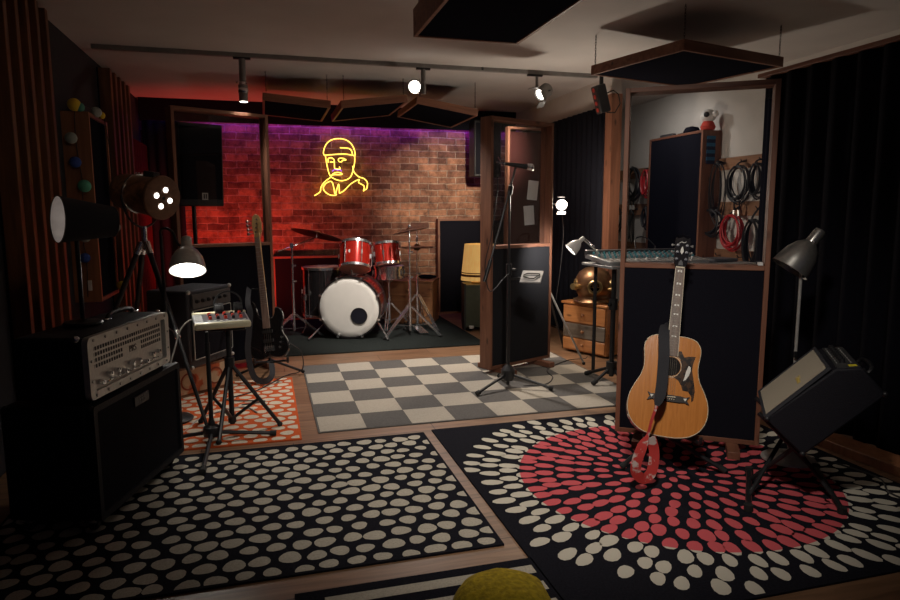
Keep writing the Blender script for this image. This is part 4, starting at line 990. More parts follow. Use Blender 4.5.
tag(MB().tube(smooth_path([(.13,5.0,.30),(.22,5.05,.22),(.24,5.12,.08),(.2,5.2,.014),(.1,5.12,.014),(-.1,4.75,.014),(-.3,4.55,.014),(-.05,4.45,.014),(-.2,4.4,.014)],8), .004, 6).build('cable', BLKCAB), 'thin dark cable trailing from the bass guitar over the orange rug', 'cable')

# added board standing in for the reflection in the middle screen's window
t = thing('reflection_board', 'added maroon board in a wooden frame standing in for a reflection in the glazed screen', 'board', (2.63, 6.45, 0), .12)
MB().box((0,0,1.06), (.40,.03,2.06)).build('panel', plain('reflection_maroon', (.045,.014,.013), .9, spec=.1), t)
for s in (-1, 1): MB().box((s*.212,0,1.07), (.024,.06,2.14)).build('side_rail', W_FRAME, t)
MB().box((0,0,2.128), (.40,.06,.024)).build('top_rail', W_FRAMEX, t); MB().box((0,0,.012), (.40,.06,.024)).build('bottom_rail', W_FRAMEX, t)
for n_, (x, z, a) in enumerate(((.08,1.50,.1),(.04,1.24,-.08))):
    tag(MB().box((0,0,0), (.12,.002,.2)).build('reflection_sheet', WHITEPL, loc=(2.63+x, 6.45-.022+x*.12, z), rot=(0,a,.12)), ['upper','lower'][n_]+' white sheet standing in for a reflection, on the added maroon board behind the glazed screen', 'paper')
# ------------------------------------------------------------------ boom microphone stand before the middle screen
t = thing('microphone_stand', 'black boom stand with a silver microphone standing on the checkered rug before the glazed screen', 'microphone stand', (1.655, 4.345, .007))
MB().cyl((0,0,.02), (0,0,.86), .0125, n=10).cyl((0,0,.86), (0,0,1.42), .0085, n=10).build('pole', BLK_MET, t)
MB().lathe([(0,.05),(.04,.055),(.05,.09),(.05,.13),(.035,.15),(.016,.17)], 20).build('hub', BLK_PL, t)
MB().cyl((0,0,.82), (0,0,.90), .021, n=14).cyl((.01,0,.86), (.05,-.01,.86), .008, n=8).build('clutch', BLK_PL, t)
for f in ((-.29,-.16),(.27,-.19),(.03,.27)):
    lg = MB().cyl((0,0,.105), (f[0],f[1],.018), .0105, n=8).build('leg', BLK_MET, t); e = V((f[0],f[1],.018)); MB().cyl(e*.92+V((0,0,.007)), e, .017, n=10).build('rubber_tip', RUBBER, lg)
bl, bh = V((-.215,-.09,.79)), V((.06,.03,1.60))
pv = V((0,0,1.42)); bq = V((-.005,-.02,1.42))
bo = MB().tube([bl, (-.14,-.06,1.0), bq, bh], .007, 8).build('boom', BLK_MET, t)
MB().cyl(bl, bl.lerp(V((-.14,-.06,1.0)), .7), .014, n=12).build('counterweight', BLK_PL, bo)
mb = MB(); mb.cyl((0,.0,1.39), (0,-.025,1.45), .018, n=12); mb.build('pivot', BLK_PL, t)
ma, mz = V((-.06,.02,1.605)), V((.175,-.01,1.575)); dm = (mz-ma).normalized()
MB().cyl(ma+dm*.03, ma+dm*.19, .011, .019, n=14).build('microphone_body', BLK_PL, t)
MB().ball(mz-dm*.022, .026, 12).cyl(mz-dm*.05, mz-dm*.04, .024, n=16).build('microphone_head', CHROME, t)
mb = MB(); mb.bar(ma+V((.02,0,-.02)), ma+V((-.02,0,.04)), .006,.006); mb.bar(ma+V((-.03,0,.005)), ma+V((.05,0,.0)), .008,.008); mb.build('holder', CHROME, t)
MB().tube(smooth_path([ma, (-.09,0,1.58), (-.10,-.02,1.4), (-.16,-.07,1.1), (-.21,-.09,.9), (-.17,-.08,.72), (-.05,-.03,.80), (.0,-.02,.84)],8), .0035, 6).build('cable', BLKCAB, t)
M = T(.125,-.12,.815) @ RZ(-.55) @ RX(.45)
MB(M).box((0,0,0), (.15,.16,.012)).build('tray', plain('grey_tray', (.22,.22,.225), .4), t, bev=.004)
MB().cyl((.0,0,.79), (.06,-.08,.805), .009, n=8).build('tray_arm', BLK_MET, t)
mb = MB(T(1.655,4.345,.007) @ M); P = [(.055*math.cos(a)+.01*math.sin(3*a), .035*math.sin(a)+.008*math.cos(2*a), .013+.004*math.sin(5*a)) for a in [2*PI*k/30*3 for k in range(31)]]
tag(mb.tube(P, .0042, 6).build('cable', BLKCAB), 'short black cable coiled on the grey tray of the boom stand', 'cable')
tag(MB().tube(smooth_path([(1.76,4.30,.02),(1.95,4.33,.012),(2.08,4.5,.012),(2.15,4.75,.012),(2.45,5.0,.012),(2.62,5.02,.012),(2.66,5.05,.02)],8), .004, 6).build('cable', BLKCAB), 'thin black cable running over the checkered rug to the orange chest of drawers', 'cable')

# ------------------------------------------------------------------ light stand with round white spotlight behind the middle screen
t = thing('light_stand', 'metal light stand behind the glazed screen holding a round white spotlight', 'light stand', (2.36, 5.28, 0))
MB().cyl((0,0,.1), (0,0,1.36), .010, n=10).build('pole', BLK_MET, t); MB().cyl((0,0,.62), (0,0,.68), .018, n=12).build('collar', BLK_PL, t)
for f, m in (((.17,-.42),STEELD),((-.28,.2),BLK_MET),((.3,.25),BLK_MET)):
    l = MB().cyl((0,0,.65), (f[0],f[1],.012), .009, n=8).build('leg', m, t); MB().ball((f[0],f[1],.012), .013, 8).build('rubber_tip', RUBBER, l)
M = zto((.10,-.08,.0+1.335), (-.5,-.8,-.25)) @ Matrix.Scale(.85,4)
MB().cyl((0,0,1.34), (.08,-.05,1.34), .007, n=8).build('arm', BLK_MET, t)
cn = MB(M).lathe([(0,-.07),(.03,-.07),(.052,-.03),(.058,.02),(.055,.02),(.05,-.01),(0,-.02)], 24).build('lamp_can', BLK_PL, t)
MB(M).lathe([(.05,.0),(0,.012)], 24).build('lens', emit('white_spot_lens', (1,.98,.93), 5), cn)
mb = MB(M); mb.box((0,.085,.03), (.07,.003,.06), (-.35,0,0)); mb.build('upper_flap', BLK_MET, cn)
mb = MB(M); mb.box((0,-.075,.04), (.085,.003,.06), (.2,0,0)); mb.build('lower_flap', PALEMET, cn)
MB().tube(smooth_path([(.12,-.03,1.3),(.15,-.02,1.1),(.13,-.02,.8),(.1,.0,.5)]), .003, 5).build('cable', BLKCAB, t)

# ------------------------------------------------------------------ chest of drawers and copper helmet
dr_ = thing('chest_of_drawers', 'orange pine chest of drawers carrying the copper diving helmet by the curtain', 'chest of drawers', (2.855, 5.28, .008), math.radians(-66.5))
w, d, h = .50, .33, .46
MB().box((0,.006,h/2), (w-.012,d-.012,h-.02)).build('body', W_ORANGE, dr_, bev=.003)
MB().box((0,0,h-.011), (w+.02,d+.02,.022)).build('top', W_ORANGE, dr_, bev=.004)
GREYWOOD = wood('grey_brown_drawer', (.09,.07,.055), (.16,.13,.10), 'X', rough=.35, coat=.3)
for z, hh, m, lb in ((.352,.155,W_ORANGE,None),(.20,.125,GREYWOOD,'grey-brown drawer front'),(.075,.105,W_ORANGE,None)):
    q = MB().box((0,-d/2+.004,z), (w-.03,.016,hh)).build('drawer', m, dr_, bev=.004)
    if lb: q['label'] = lb
    MB().cyl((0,-d/2-.004,z), (0,-d/2-.018,z), .008, n=10).ball((0,-d/2-.022,z), .014, 10).build('drawer_knob', W_CHEST, q)
hm = thing('diving_helmet', 'old copper diving helmet with brass portholes standing on the orange chest of drawers', 'diving helmet', (2.81, 5.25, .008+.46+.002), math.radians(-28))
MB().lathe([(0,0),(.17,0),(.178,.012),(.165,.03),(.135,.045),(.13,.065)], 40).build('collar', COPPER, hm)
MB().lathe([(.128,.06),(.148,.085),(.163,.13),(.166,.17),(.155,.225),(.125,.275),(.075,.308),(.03,.32),(0,.322)], 44).build('dome', COPPER, hm)
def porthole(d, zc, r, rad, name):
    M = zto(V((d[0]*rad, d[1]*rad, zc)), V((d[0], d[1], d[2])))
    q = MB(M).lathe([(r*1.0,-.03),(r*1.25,-.03),(r*1.3,.012),(r*1.15,.02),(r*.85,.02),(r*.8,.008),(r*.8,-.01)], 30).build(name, BRASS, hm)
    MB(M).lathe([(0,.004),(r*.82,.004)], 24).build('porthole_glass', plain('dark_glass', (.01,.01,.012), .08), q)
    mb = MB(M)
    for a in (0, PI/2): mb.bar((-r*.85*math.cos(a),-r*.85*math.sin(a),.012), (r*.85*math.cos(a),r*.85*math.sin(a),.012), .008, .006)
    mb.build('guard_bars', BRASS, q)
porthole((0.08,-1,.0), .15, .05, .158, 'front_porthole'); porthole((.95,-.25,.05), .16, .042, .155, 'side_porthole'); porthole((-.95,-.2,.05), .16, .042, .155, 'side_porthole'); porthole((0,-.55,.8), .265, .035, .12, 'top_porthole')
mb = MB(); mb.cyl((-.12,-.11,.15), (-.17,-.16,.155), .024, .018, n=14); mb.cyl((-.17,-.16,.155), (-.18,-.172,.155), .028, n=14); mb.build('air_inlet', BRASS, hm)
mb = MB(); mb.cyl((.12,-.10,.13), (.17,-.13,.13), .014, n=12); mb.build('speaking_valve', BRASS, hm)
for k in range(8):
    a = 2*PI*k/8; MB().cyl((.168*math.cos(a),.168*math.sin(a),.012), (.168*math.cos(a),.168*math.sin(a),.032), .009, n=8).build('bolt', BRASS, hm)

# ------------------------------------------------------------------ mixing desk
t = thing('table', 'narrow metal-edged table carrying the mixing console behind the right glazed screen', 'table', (2.98, 4.38, .0))
MB().box((0,0,.875), (1.24,.46,.02)).build('top', PALEMET, t, bev=.003)
for sx in (-1, 1):
    for sy in (-1,):
        cx_ = sx*.545
        pd = MB().cyl((cx_,-.14,.06), (cx_,-.14,.865), .018, n=12).build('post', BLK_MET, t)
        MB().cyl((cx_,-.14,.56), (cx_,-.14,.64), .032, n=14).cyl((cx_,-.14,.6), (cx_-.05,-.16,.6), .012, n=8).build('clamp', BLK_PL, pd)
        MB().cyl((cx_,-.14,.08), (cx_,-.14,.17), .04, n=14).build('hub', BLK_PL, pd)
        for f in ((-.16,-.03),(.15,-.1),(-.06,.26),(.02,-.2)):
            lg = MB().cyl((cx_,-.14,.13), (cx_+f[0],-.14+f[1],.025), .012, n=8).build('leg', BLK_MET, t); MB().cyl((cx_+f[0]*.85,-.14+f[1]*.85,.04), (cx_+f[0]*1.06,-.14+f[1]*1.06,.02), .018, n=10).build('rubber_tip', RUBBER, lg)
        MB().cyl((cx_,.14,.02), (cx_,.14,.865), .014, n=10).build('post', BLK_MET, t)
mc = thing('mixing_console', 'wide silver mixing console with teal knobs behind the right glazed screen', 'mixing console', M=T(2.79, 4.39, .893) @ RX(.10))
MB().box((0,0,.024), (.84,.38,.036)).build('body', PALEMET, mc, bev=.005); MB().box((0,.18,.045), (.84,.05,.05)).build('rear_hump', PLATE, mc, bev=.006)
TEAL = plain('teal_knob', (.06,.3,.36), .4); GREYK = plain('grey_knob', (.35,.36,.37), .4)
MB().box((0,.045,.0425), (.80,.22,.002)).build('channel_plate', plain('slate_panel', (.10,.115,.125), .5), mc)
for i in range(18):
    for j in range(5):
        p = V((-.375+i*.0442, .14-j*.046, .0435)); MB().cyl(p, p+V((0,0,.018)), .009, .007, n=8).build('knob', TEAL if (j % 2 == 0) else GREYK, mc, flat=True)
mb = MB()
for i in range(18): mb.box((-.375+i*.0442,-.125,.0427), (.004,.085,.0015))
mb.build('fader_slots', BLK_PL, mc)
for i in range(8):
    p = V((-.375+i*.1, -.125+.02*math.sin(i*2.1), .043)); MB().box(p+V((0,0,.006)), (.012,.02,.012)).build('fader_cap', WHITEPL, mc)
tag(MB().tube(smooth_path([(2.8,4.56,.99),(2.82,4.6,1.06),(2.92,4.63,1.07),(3.0,4.6,1.0),(2.95,4.57,.97)],8), .005, 6).build('cable', BLKCAB), 'black cable looping up behind the teal-knobbed mixing console', 'cable')
o = MB().box((0,0,.012), (.26,.19,.024)).build('laptop', plain('slate_lid', (.10,.105,.12), .45), bev=.006, loc=(3.40, 4.36, .888), rot=(0,0,.2)); tag(o, 'closed slate-grey laptop lying on the table beside the mixing console', 'laptop')
# small arm lamp clamped on the table
t = thing('desk_lamp', 'small silver spring-arm lamp reaching from the table towards the glazed screen', 'desk lamp', (2.47, 4.52, .886))
MB().box((0,.02,.02), (.05,.06,.04)).build('clamp', BLK_MET, t, bev=.004)
e1, e2 = V((-.055,-.02,.10)), V((-.17,-.03,.185))
MB().cyl((0,0,.035), e1, .006, n=8).cyl((.012,0,.035), e1+V((.012,0,0)), .004, n=6).build('lower_arm', STEEL, t)
MB().cyl(e1, e2, .006, n=8).build('upper_arm', STEEL, t)
mb = MB(); dv = (e2-e1); pts = []
for k in range(60):
    a = 2*PI*k/6; c = e1.lerp(e2, .1+.7*k/60)+V((0,0,.014)); pts.append(c+V((.004*math.cos(a), .006*math.sin(a), .006*math.cos(a))))
mb.tube(pts, .0014, 5); mb.build('spring', CHROME, t)
dd = V((-.72,.12,-.68)).normalized(); bell_shade(t, zto(e2+dd*.03, dd), .052, .11, emit('desk_bulb', (1,.97,.9), 8), WHITEPL)

# ------------------------------------------------------------------ right wall: panel, rails, cable coils, figurine
t = thing('sound_absorber', 'tall black acoustic panel with reddish wooden frame standing against the white right wall', 'acoustic panel', (4.09, 5.845, 0))
MB().box((-.004,0,1.02), (.19,.84,1.98)).build('fabric', BLK_FAB, t)
for s in (-1, 1): MB().box((0,s*.435,1.02), (.21,.026,2.03)).build('side_board', W_FRAME, t, bev=.002)
MB().box((0,0,2.025), (.21,.844,.024)).build('top_board', W_FRAMEY, t, bev=.002); MB().box((0,0,.014), (.21,.844,.024)).build('bottom_board', W_FRAMEY, t, bev=.002)
W_RAIL = wood('hook_rail_wood', (.26,.13,.07), (.38,.2,.11), 'Y', rough=.5)
rails = [(1.715,.11),(1.30,.13),(.86,.12)]
for k, (z, hh) in enumerate(rails):
    for seg, (y0, y1) in enumerate(((4.55,5.395),(6.30,7.5))):
        side = 'near the long black curtain' if seg == 0 else 'beyond the black acoustic panel'
        t = thing('hook_rail', ['upper','middle','lower'][k]+' wooden hook rail on the white wall '+side, 'hook rail', (XW-.014, (y0+y1)/2, z), group='hook rails on the right wall')
        MB().box((0,0,0), (.028,y1-y0,hh)).build('board', W_RAIL, t, bev=.003)
        hy = [[(4.79,5.02,5.30),(6.50,6.78,7.30)],[(4.80,5.07,5.36),(6.48,6.78,7.20)],[(4.7,5.0,5.3),(6.5,6.9,7.3)]][k][seg]
        for q in hy:
            y = q-(y0+y1)/2; MB().tube([(-.012,y,-.0),(-.06,y,-.0),(-.075,y,.02)], .005, 6).build('hook', BLK_MET, t)
def coil(label, y, z, rw, rh, n, mat, rr=.0075, tail=.0, seed=1, name='cable_coil'):
    r = random.Random(seed); t = thing(name, label, 'cable', (4.115, y, z), group='cables hanging on the right wall')
    mb = MB()
    pts = []
    for k in range(n*22+1):
        a = PI/2+2*PI*k/22; lp = k//22; s = 1+.16*math.sin(lp*2.3+1)*(0.5+0.5*math.sin(a*.5+lp)); ox = .012*math.sin(lp*1.7)
        pts.append((-.022+.030*math.sin(lp*2.9+a*.3), rw*s*math.cos(a)+ox*(1-math.sin(a)), rh*(s*math.sin(a)-(s-1))+.006*math.sin(3*a+lp)))
    mb.tube(pts, rr, 6); mb.build('coil', mat, t)
    if tail:
        mb = MB()
        for s in (-1, 1): mb.tube(smooth_path([(-.02,s*.02,-rh*.9),(-.02,s*.035,-rh-tail*.5),(-.02,s*.03,-rh-tail)]), rr*.8, 6)
        mb.build('tail', mat, t)
        for s in (-1, 1): MB().cyl((-.02,s*.03,-rh-tail), (-.02,s*.03,-rh-tail-.05), rr*1.5, n=8).build('plug', STEEL, t)
    zr = (1.715 if z > 1.4 else 1.30)-z+.012
    MB().tube(smooth_path([(-.022,-.03,rh-.03),(-.03,-.008,rh+.02),(.04,-.006,zr),(.058,0,zr),(.04,.006,zr),(-.03,.008,rh+.02),(-.022,.03,rh-.03)]), .005, 6).build('tie', BLKCAB, t)
    return t
coil('thick black cable coil on the upper rail, half hidden by the long screen post', 7.30, 1.60, .17, .15, 7, BLKCAB, .011, .06, 2)
coil('black cable coil on the upper rail just beyond the black acoustic panel', 6.78, 1.61, .12, .16, 7, BLKCAB, .010, .10, 3)
coil('small red cable coil on the upper rail beside the acoustic panel edge', 6.50, 1.60, .07, .13, 5, REDCAB, .010, 0, 4)
coil('long loops of thin black cable on the upper rail, right of the acoustic panel', 5.30, 1.47, .085, .25, 6, BLKCAB, .0045, 0, 5)
coil('large black cable coil on the upper rail to the right of the thin loops', 5.02, 1.53, .12, .145, 9, BLKCAB, .007, .10, 6)
coil('black cable coil on the upper rail next to the long black curtain', 4.79, 1.55, .07, .13, 6, BLKCAB, .008, 0, 7)
coil('black cable coil on the middle rail, farthest left behind the screen post', 7.20, 1.20, .15, .16, 5, BLKCAB, .009, 0, 8)
coil('thin dark cables hanging straight down from the middle rail', 6.78, 1.12, .02, .16, 5, BLKCAB, .005, .0, 9)
coil('small black cable loop on the middle rail beside the acoustic panel', 6.48, 1.21, .05, .10, 4, BLKCAB, .010, 0, 10)
coil('tangled black cable coil on the middle rail, left of the red coil', 5.36, 1.18, .115, .11, 7, BLKCAB, .008, .0, 11)
coil('large bright red cable coil on the middle rail of the white wall', 5.07, 1.10, .12, .14, 8, REDCAB, .009, 0, 12)
coil('large thick black cable coil on the middle rail beside the long black curtain', 4.80, 1.01, .09, .19, 7, BLKCAB, .009, 0, 13)
fg = thing('figurine', 'white round-headed figurine with a red collar on the acoustic panel corner', 'figurine', (4.06, 5.43, 2.0385))
MB().lathe([(0,0),(.06,0),(.07,.03),(.05,.07),(.03,.09)], 20).build('collar', plain('red_knit', (.5,.05,.03), .9), fg)
hd_ = MB().ball((0,0,.13), .068, 14, (1.1,1,.92)).build('head', WHITEPL, fg); MB().ball((-.055,-.045,.135), .026, 10).build('eye', BLK_PL, hd_)
MB().ball((.02,-.075,.14), .03, 10).build('ear', WHITEPL, hd_)
mb = MB()
for k in range(8): mb.mi = k % 2; mb.box((0,0,.114-.0325*k), (.09,.012,.0325))
tag(mb.build('pennant', [plain('blue_cloth', (.03,.13,.24), .9), plain('dark_navy_cloth', (.015,.02,.05), .9)], loc=(4.07, 5.385, 1.85)), 'blue striped cloth hanging on the side of the acoustic panel under the figurine', 'cloth')
cp = thing('cap', 'black cap lying on top of the tall acoustic panel', 'cap', (4.08, 5.70, 2.0385)); MB().lathe([(.075,0),(.08,.02),(.06,.055),(0,.07)], 20).build('crown', BLK_FAB, cp); MB().box((-.0,.11,.008), (.11,.09,.006)).build('peak', BLK_FAB, cp, bev=.002)
tag(MB().box((0,0,0), (.05,.22,.035)).build('box', PLATE, loc=(4.08, 6.10, 2.056), bev=.005), 'flat dark box lying on the far end of the acoustic panel top', 'box')

# ------------------------------------------------------------------ acoustic guitar
Mg = frame((1.78,2.60,.208), (2.045,2.90,1.142), (.50,.87,0)) @ Matrix.Diagonal((.91,.95,.955,1))
ag = thing('acoustic_guitar', 'natural-topped acoustic guitar standing upright on the burst rug before the glazed screen', 'guitar', M=Mg)
half = [(0,0),(.06,.003),(.12,.018),(.165,.05),(.192,.095),(.20,.145),(.193,.195),(.172,.245),(.15,.285),(.138,.325),(.135,.36),(.139,.40),(.143,.435),(.138,.465),(.115,.495),(.07,.508),(0,.510)]
hp = [p for p in smooth_path([(x,z,0) for x,z in half], 4)]
outl = [(p.x,p.y) for p in hp] + [(-p.x,p.y) for p in reversed(hp[1:-1])]
MB().ext(outl, -.050, .052, XZ).build('body', W_BACK, ag)
MB().ext([(x*.992,.255+(z-.255)*.992) for x,z in outl], -.0535, -.0502, XZ).build('soundboard', W_SPRUCE, ag)
BIND = plain('cream_binding', (.66,.58,.42), .35)
MB().tube([(x*.998,-.0515,.255+(z-.255)*.998) for x,z in outl], .0026, 6, True).build('binding', BIND, ag)
sh_ = MB().lathe([(0,0),(.048,0),(.048,.001),(0,.001)], 36, T(0,-.0537,.352) @ RX(PI/2)).build('sound_hole', plain('hole_dark', (.008,.006,.005), .9), ag)
mb = MB(); mb.lathe([(.051,0),(.0535,0),(.0535,.0012),(.051,.0012)], 40, T(0,-.0537,.352) @ RX(PI/2)); mb.lathe([(.058,0),(.0595,0),(.0595,.0012),(.058,.0012)], 40, T(0,-.0537,.352) @ RX(PI/2)); mb.build('rosette', BIND, sh_)
pgp = [(.030,.43),(.045,.435),(.062,.405),(.085,.412),(.118,.415),(.108,.375),(.106,.345),(.113,.315),(.122,.275),(.128,.24),(.124,.195),(.115,.187),(.112,.215),(.095,.236),(.068,.238),(.058,.262),(.042,.285),(.018,.298),(.038,.312),(.052,.338),(.052,.368),(.042,.395),(.028,.405)]
pg = MB().ext(pgp, -.0552, -.0538, XZ).build('pickguard', TORT, ag)
dv = [(.088,.365),(.098,.358),(.099,.338),(.092,.315),(.078,.292),(.066,.285),(.072,.305),(.076,.330),(.082,.350)]
MB().ext(dv, -.0562, -.0553, XZ).build('bird_inlay', PEARL, pg)
bp_ = [(-.105,.21),(-.085,.203),(-.06,.207),(.06,.207),(.085,.203),(.105,.21),(.092,.192),(.105,.17),(.08,.178),(.05,.175),(-.05,.175),(-.08,.178),(-.105,.17),(-.092,.192)]
br_ = MB().ext(bp_, -.063, -.0538, XZ).build('bridge', plain('ebony', (.015,.011,.009), .35), ag)
MB().bar((-.036,-.0645,.196), (.036,-.0645,.199), .004, .004).build('saddle', BIND, br_)
for k in range(6): MB().ball((-.028+.0112*k,-.064,.187), .0032, 6).build('bridge_pin', BIND, br_)
for s in (-1, 1): MB().ext([(s*.074,.197),(s*.092,.2),(s*.084,.185)], -.0637, -.0631, XZ).build('bridge_inlay', PEARL, br_)
mb = MB(); mb.ext([(-.027,.50),(.027,.50),(.022,.872),(-.022,.872)], -.052, -.028, XZ); mb.build('neck', W_BACK, ag, bev=.006)
fb = MB().ext([(-.0285,.405),(.0285,.405),(.0225,.872),(-.0225,.872)], -.0595, -.0535, XZ).build('fretboard', W_ROSE, ag)
for s in (-1, 1): MB().ext([(s*.0285,.405),(s*.0305,.405),(s*.0243,.872),(s*.0225,.872)], -.0597, -.053, XZ).build('fretboard_binding', BIND, fb)
zs = []
for k in range(0, 21):
    z = .872-.645*(1-2**(-k/12)); zs.append(z)
    if z < .41: break
    if k: MB().box((0,-.0598,z), (.052-.011*(z-.405)/.467-.006,.0012,.0012)).build('fret', STRINGM, fb)
for k in (1,3,5,7,9,12,15):
    if k < len(zs)-1:
        zc = (zs[k]+zs[k-1])/2; hh = (zs[k-1]-zs[k])*.2
        for s in (-1, 1): MB().ext([(s*.002,zc-hh*.5),(s*.012,zc-hh),(s*.012,zc+hh*.7),(s*.002,zc+hh)], -.0604, -.0597, XZ).build('fret_inlay', PEARL, fb)
MB().box((0,-.0585,.875), (.045,.009,.006)).build('nut', BIND, ag)
Mh = T(0,-.04,.878) @ RX(.22)
hs = [(-.024,0),(.024,0),(.034,.02),(.038,.07),(.040,.13),(.037,.158),(.022,.152),(0,.163),(-.022,.152),(-.037,.158),(-.040,.13),(-.038,.07),(-.034,.02)]
hdp = MB(Mh).ext(hs, -.014, .002, XZ).build('headstock', BLK_LAC, ag, bev=.0015)
MB(Mh).ext([(0,.07),(.009,.085),(.006,.1),(.0,.112),(-.006,.1),(-.009,.085)], -.0150, -.0142, XZ).build('crown_inlay', PEARL, hdp)
MB(Mh).ext([(-.018,.13),(-.006,.137),(.006,.132),(.018,.139),(.018,.136),(.006,.129),(-.006,.134),(-.018,.127)], -.0150, -.0142, XZ).build('script_logo', PEARL, hdp)
MB(Mh).ext([(-.013,.012),(.013,.012),(.010,.03),(0,.042),(-.010,.03)], -.0155, -.0142, XZ).build('rod_cover', PLATE, hdp)
for s in (-1, 1):
    for k in range(3):
        z = .045+k*.036; q = MB(Mh).cyl((s*.024,-.014,z), (s*.024,-.030,z), .0042, n=10).cyl((s*.024,-.014,z), (s*.024,-.0165,z), .0075, n=12).build('tuner_post', CHROME, ag)
        MB(Mh).cyl((s*.035,-.004,z), (s*.048,-.004,z), .0028, n=8).ball((s*.052,-.004,z), .0065, 8, (1,.55,1.15)).build('tuner_key', LAMPGREY, q)
guitar_strings(6, .056, .037, .19, .874, -.0625, ag, .0005)
Mi = Mg.inverted(); nv = Mi.to_3x3() @ V((-.45,-.87,.15))
st_ = [(1.898,2.752,.722),(1.84,2.705,.722),(1.801,2.66,.69),(1.772,2.61,.628),(1.746,2.575,.533),(1.715,2.540,.449),(1.687,2.525,.393)]
sp = MB().ribbon([Mi @ V(p) for p in smooth_path(st_, 5)], [.03]*6+[.055]*20+[.05,.045,.04,.03,.02], .003, nv).build('strap', STRAP, ag)
st2 = [(1.687,2.525,.393),(1.657,2.515,.328),(1.637,2.510,.265),(1.60,2.495,.217),(1.572,2.49,.150),(1.572,2.49,.10),(1.605,2.485,.07),(1.645,2.49,.085),(1.668,2.50,.14),(1.672,2.512,.2),(1.655,2.515,.25)]
q_ = MB().ribbon([Mi @ V(p) for p in smooth_path(st2, 5)], [.014]*11+[.02,.03,.04,.045]+[.05]*36, .003, nv).build('strap_end', REDSTRAP, ag); q_['label'] = 'red and white patterned strap end hanging in a loop'
t = thing('guitar_stand', 'black tripod guitar stand under the acoustic guitar on the burst rug', 'guitar stand', (1.86, 2.74, .009), group='guitar stands')
hubp = V((0,-.0,.17)); MB().ball(hubp, .026, 10).build('hub', BLK_PL, t)
for f in ((-.215,-.0),(.245,-.185),(.14,.26)):
    l = MB().cyl(hubp, (f[0],f[1],.014), .0115, n=8).build('leg', BLK_MET, t); MB().cyl((f[0]*.9,f[1]*.9,.028), (f[0],f[1],.013), .016, n=10).build('rubber_tip', RUBBER, l)
for s in (-1, 1): MB().tube(smooth_path([(0,-.0,.17),(s*.08-.02,-.06-s*.04,.175),(s*.10-.05,-.15-s*.05,.19),(s*.10-.07,-.215-s*.05,.20),(s*.10-.075,-.225-s*.05,.235)]), .009, 8).build('cradle_arm', BLK_MET, t)
MB().cyl(hubp, (.11,.17,.62), .011, n=10).build('back_pole', BLK_MET, t)

# ------------------------------------------------------------------ tweed amplifier on a tilting stand
rr_, ww_ = V((.79,-.613,0)), V((.613,.79,0)); F = V((2.033,2.241,.388))
uu = (rr_*.235+V((0,0,1))*.245).normalized(); bb = (rr_*.72-V((0,0,1))*.69); bb = (bb-uu*bb.dot(uu)).normalized()
# local x = width away from viewer, y = depth from front to back, z = up the front
Ma = Matrix((ww_, bb, ww_.cross(bb))).transposed().to_4x4()
if (ww_.cross(bb)).dot(uu) < 0: Ma = Matrix((-ww_, bb, (-ww_).cross(bb))).transposed().to_4x4()
sgn = 1 if (ww_.cross(bb)).dot(uu) >= 0 else -1
Ma.translation = F + ww_*.22
ta = thing('guitar_amplifier', 'tweed-fronted black guitar amplifier tilted back on a stand at the edge of the burst rug', 'amplifier', M=Ma)
w, d, h = .44, .21, .42
prof = [(0,0),(d,0),(d,h-.01),(.07,h),(.012,h-.075)]          # (depth, height) with a sloping control panel
YZ = Matrix(((0,0,1,0),(1,0,0,0),(0,1,0,0),(0,0,0,1)))
MB().ext(prof, -w/2, w/2, YZ).build('body', TOLEX, ta, bev=.008)
MB().box((0,-.003,.168), (w-.03,.008,.31)).build('grille_cloth', TWEED, ta)
mb = MB(); ring_ext(mb, [(x,z) for x,z in rrect(w,.335,.004,1)], [(x,z) for x,z in rrect(w-.03,.31,.004,1)], 0, .012, T(0,.002,.168) @ RX(PI/2)); mb.build('grille_frame', GREYCAB, ta)
Mc = T(0,.041,h-.037) @ RX(-math.atan2(.058,.075))
cpn = MB(Mc).box((0,-.002,0), (w-.03,.006,.082)).build('control_panel', plain('amp_panel', (.05,.05,.05), .35), ta)
for k in range(8): MB(Mc).cyl((-.17+k*.042,-.004,-.008), (-.17+k*.042,-.022,-.008), .0125, .010, n=12).build('knob', BLK_PL, ta)
mb = MB(Mc)
for k in range(8): mb.box((-.17+k*.042,-.0055,.022), (.018,.001,.004)); mb.box((-.17+k*.042,-.0055,-.03), (.022,.001,.0025))
mb.build('panel_print', LABELW, cpn)
MB(Mc).box((sgn*-.19,-.0058,.018), (.03,.002,.03)).build('sticker', plain('yellow_sticker', (.7,.6,.03), .6), cpn)
MB().tube(smooth_path([(-.11,.13,h-.004),(-.09,.13,h+.022),(0,.13,h+.03),(.09,.13,h+.022),(.11,.13,h-.004)]), .009, 8).build('handle', BLK_PL, ta)
for x in (-1, 1):
    for (y, z) in ((.006,.006),(d-.006,.006),(d-.006,h-.014)): MB().ball((x*(w/2-.006),y,z), .013, 8).build('corner_cap', BLK_PL, ta)
text('Deluxe', .035, plain('gold_print', (.6,.45,.12), .4), ta, T(-.07 if sgn>0 else .07,-.008,.20) @ FRONT, name='script_logo')
Mai = Ma
ts = thing('amplifier_stand', 'black tubular stand tilting the tweed amplifier back', 'amplifier stand', (2.25, 2.33, .009))
def L_(p): return V(p)-V((2.25,2.33,.009))
bars = [(V((1.93,2.19,.022)), V((2.22,2.53,.022))), (V((2.29,2.06,.022)), V((2.56,2.47,.022)))]
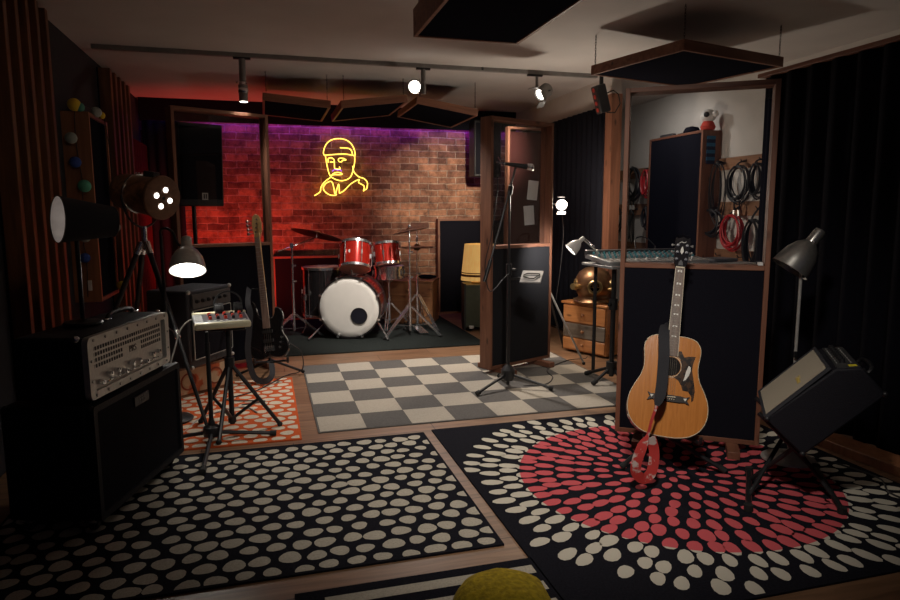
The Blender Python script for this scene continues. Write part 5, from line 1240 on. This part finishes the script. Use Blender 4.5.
for k, x in enumerate((-.13, .13)):
    q0 = Ma @ V((x, .0, -.016)); q1 = Ma @ V((x, d+.014, -.016)); q2 = Ma @ V((x, d+.014, .2))
    MB().tube([L_(q0-bb*.012), L_(q1), L_(q2)], .010, 8).build('cradle_rail', BLK_MET, ts)
for k, (g0, g1) in enumerate(bars):
    l = MB().tube([L_(g0), L_(g1)], .013, 8).build('foot_bar', BLK_MET, ts)
    for g in (g0, g1): MB().cyl(L_(g)+V((0,0,-.012)), L_(g)+V((0,0,.016)), .019, n=10).build('rubber_tip', RUBBER, l)
    m_ = g0.lerp(g1, .5); tp = (Ma @ V((-.13*0, d*(.15 if k == 0 else .95), -.016)))
    for x in (-.13, .13):
        tq = Ma @ V((x, d*(.2 if k else .9), -.016)); MB().cyl(L_(g0.lerp(g1, .5+x*1.6)), L_(tq), .010, n=8).build('upright', BLK_MET, ts)
# silver floor lamp behind it
t = thing('floor_lamp', 'slim floor lamp with a brushed silver bell shade behind the tweed amplifier', 'floor lamp', (2.545, 2.63, .009))
MB().lathe([(0,.04),(.02,.038),(.05,.03),(.10,.018),(.128,.006),(.13,0),(0,0)], 40).build('base', STEEL, t)
MB().cyl((0,0,.03), (.02,.02,1.04), .0075, n=10).build('pole', STEEL, t)
dd = V((-.52,.22,-.82)).normalized(); pn = V((.075,.03,1.105))
MB().cyl((.02,.02,1.02), pn, .009, n=10).build('joint', CHROME, t)
bell_shade(t, zto(pn, dd), .094, .185, WHITEPL, STEELD)
MB().box((-.008,-.008,.55), (.012,.012,.03)).build('switch', BLK_PL, t)
tag(MB().tube(smooth_path([(2.62,2.62,.02),(2.72,2.5,.013),(2.76,2.3,.013),(2.66,2.15,.013),(2.7,2.0,.013)],8), .0045, 6).build('cable', BLKCAB), 'black cable lying on the burst rug right of the tweed amplifier', 'cable')
mb = MB(); mb.ext([(2.855,2.80),(3.01,2.78),(3.05,2.2),(2.90,2.16)], .0, .05)
tag(mb.build('plank', W_LEFT, bev=.004), 'wooden plank lying on the floor along the right edge of the burst rug', 'plank')
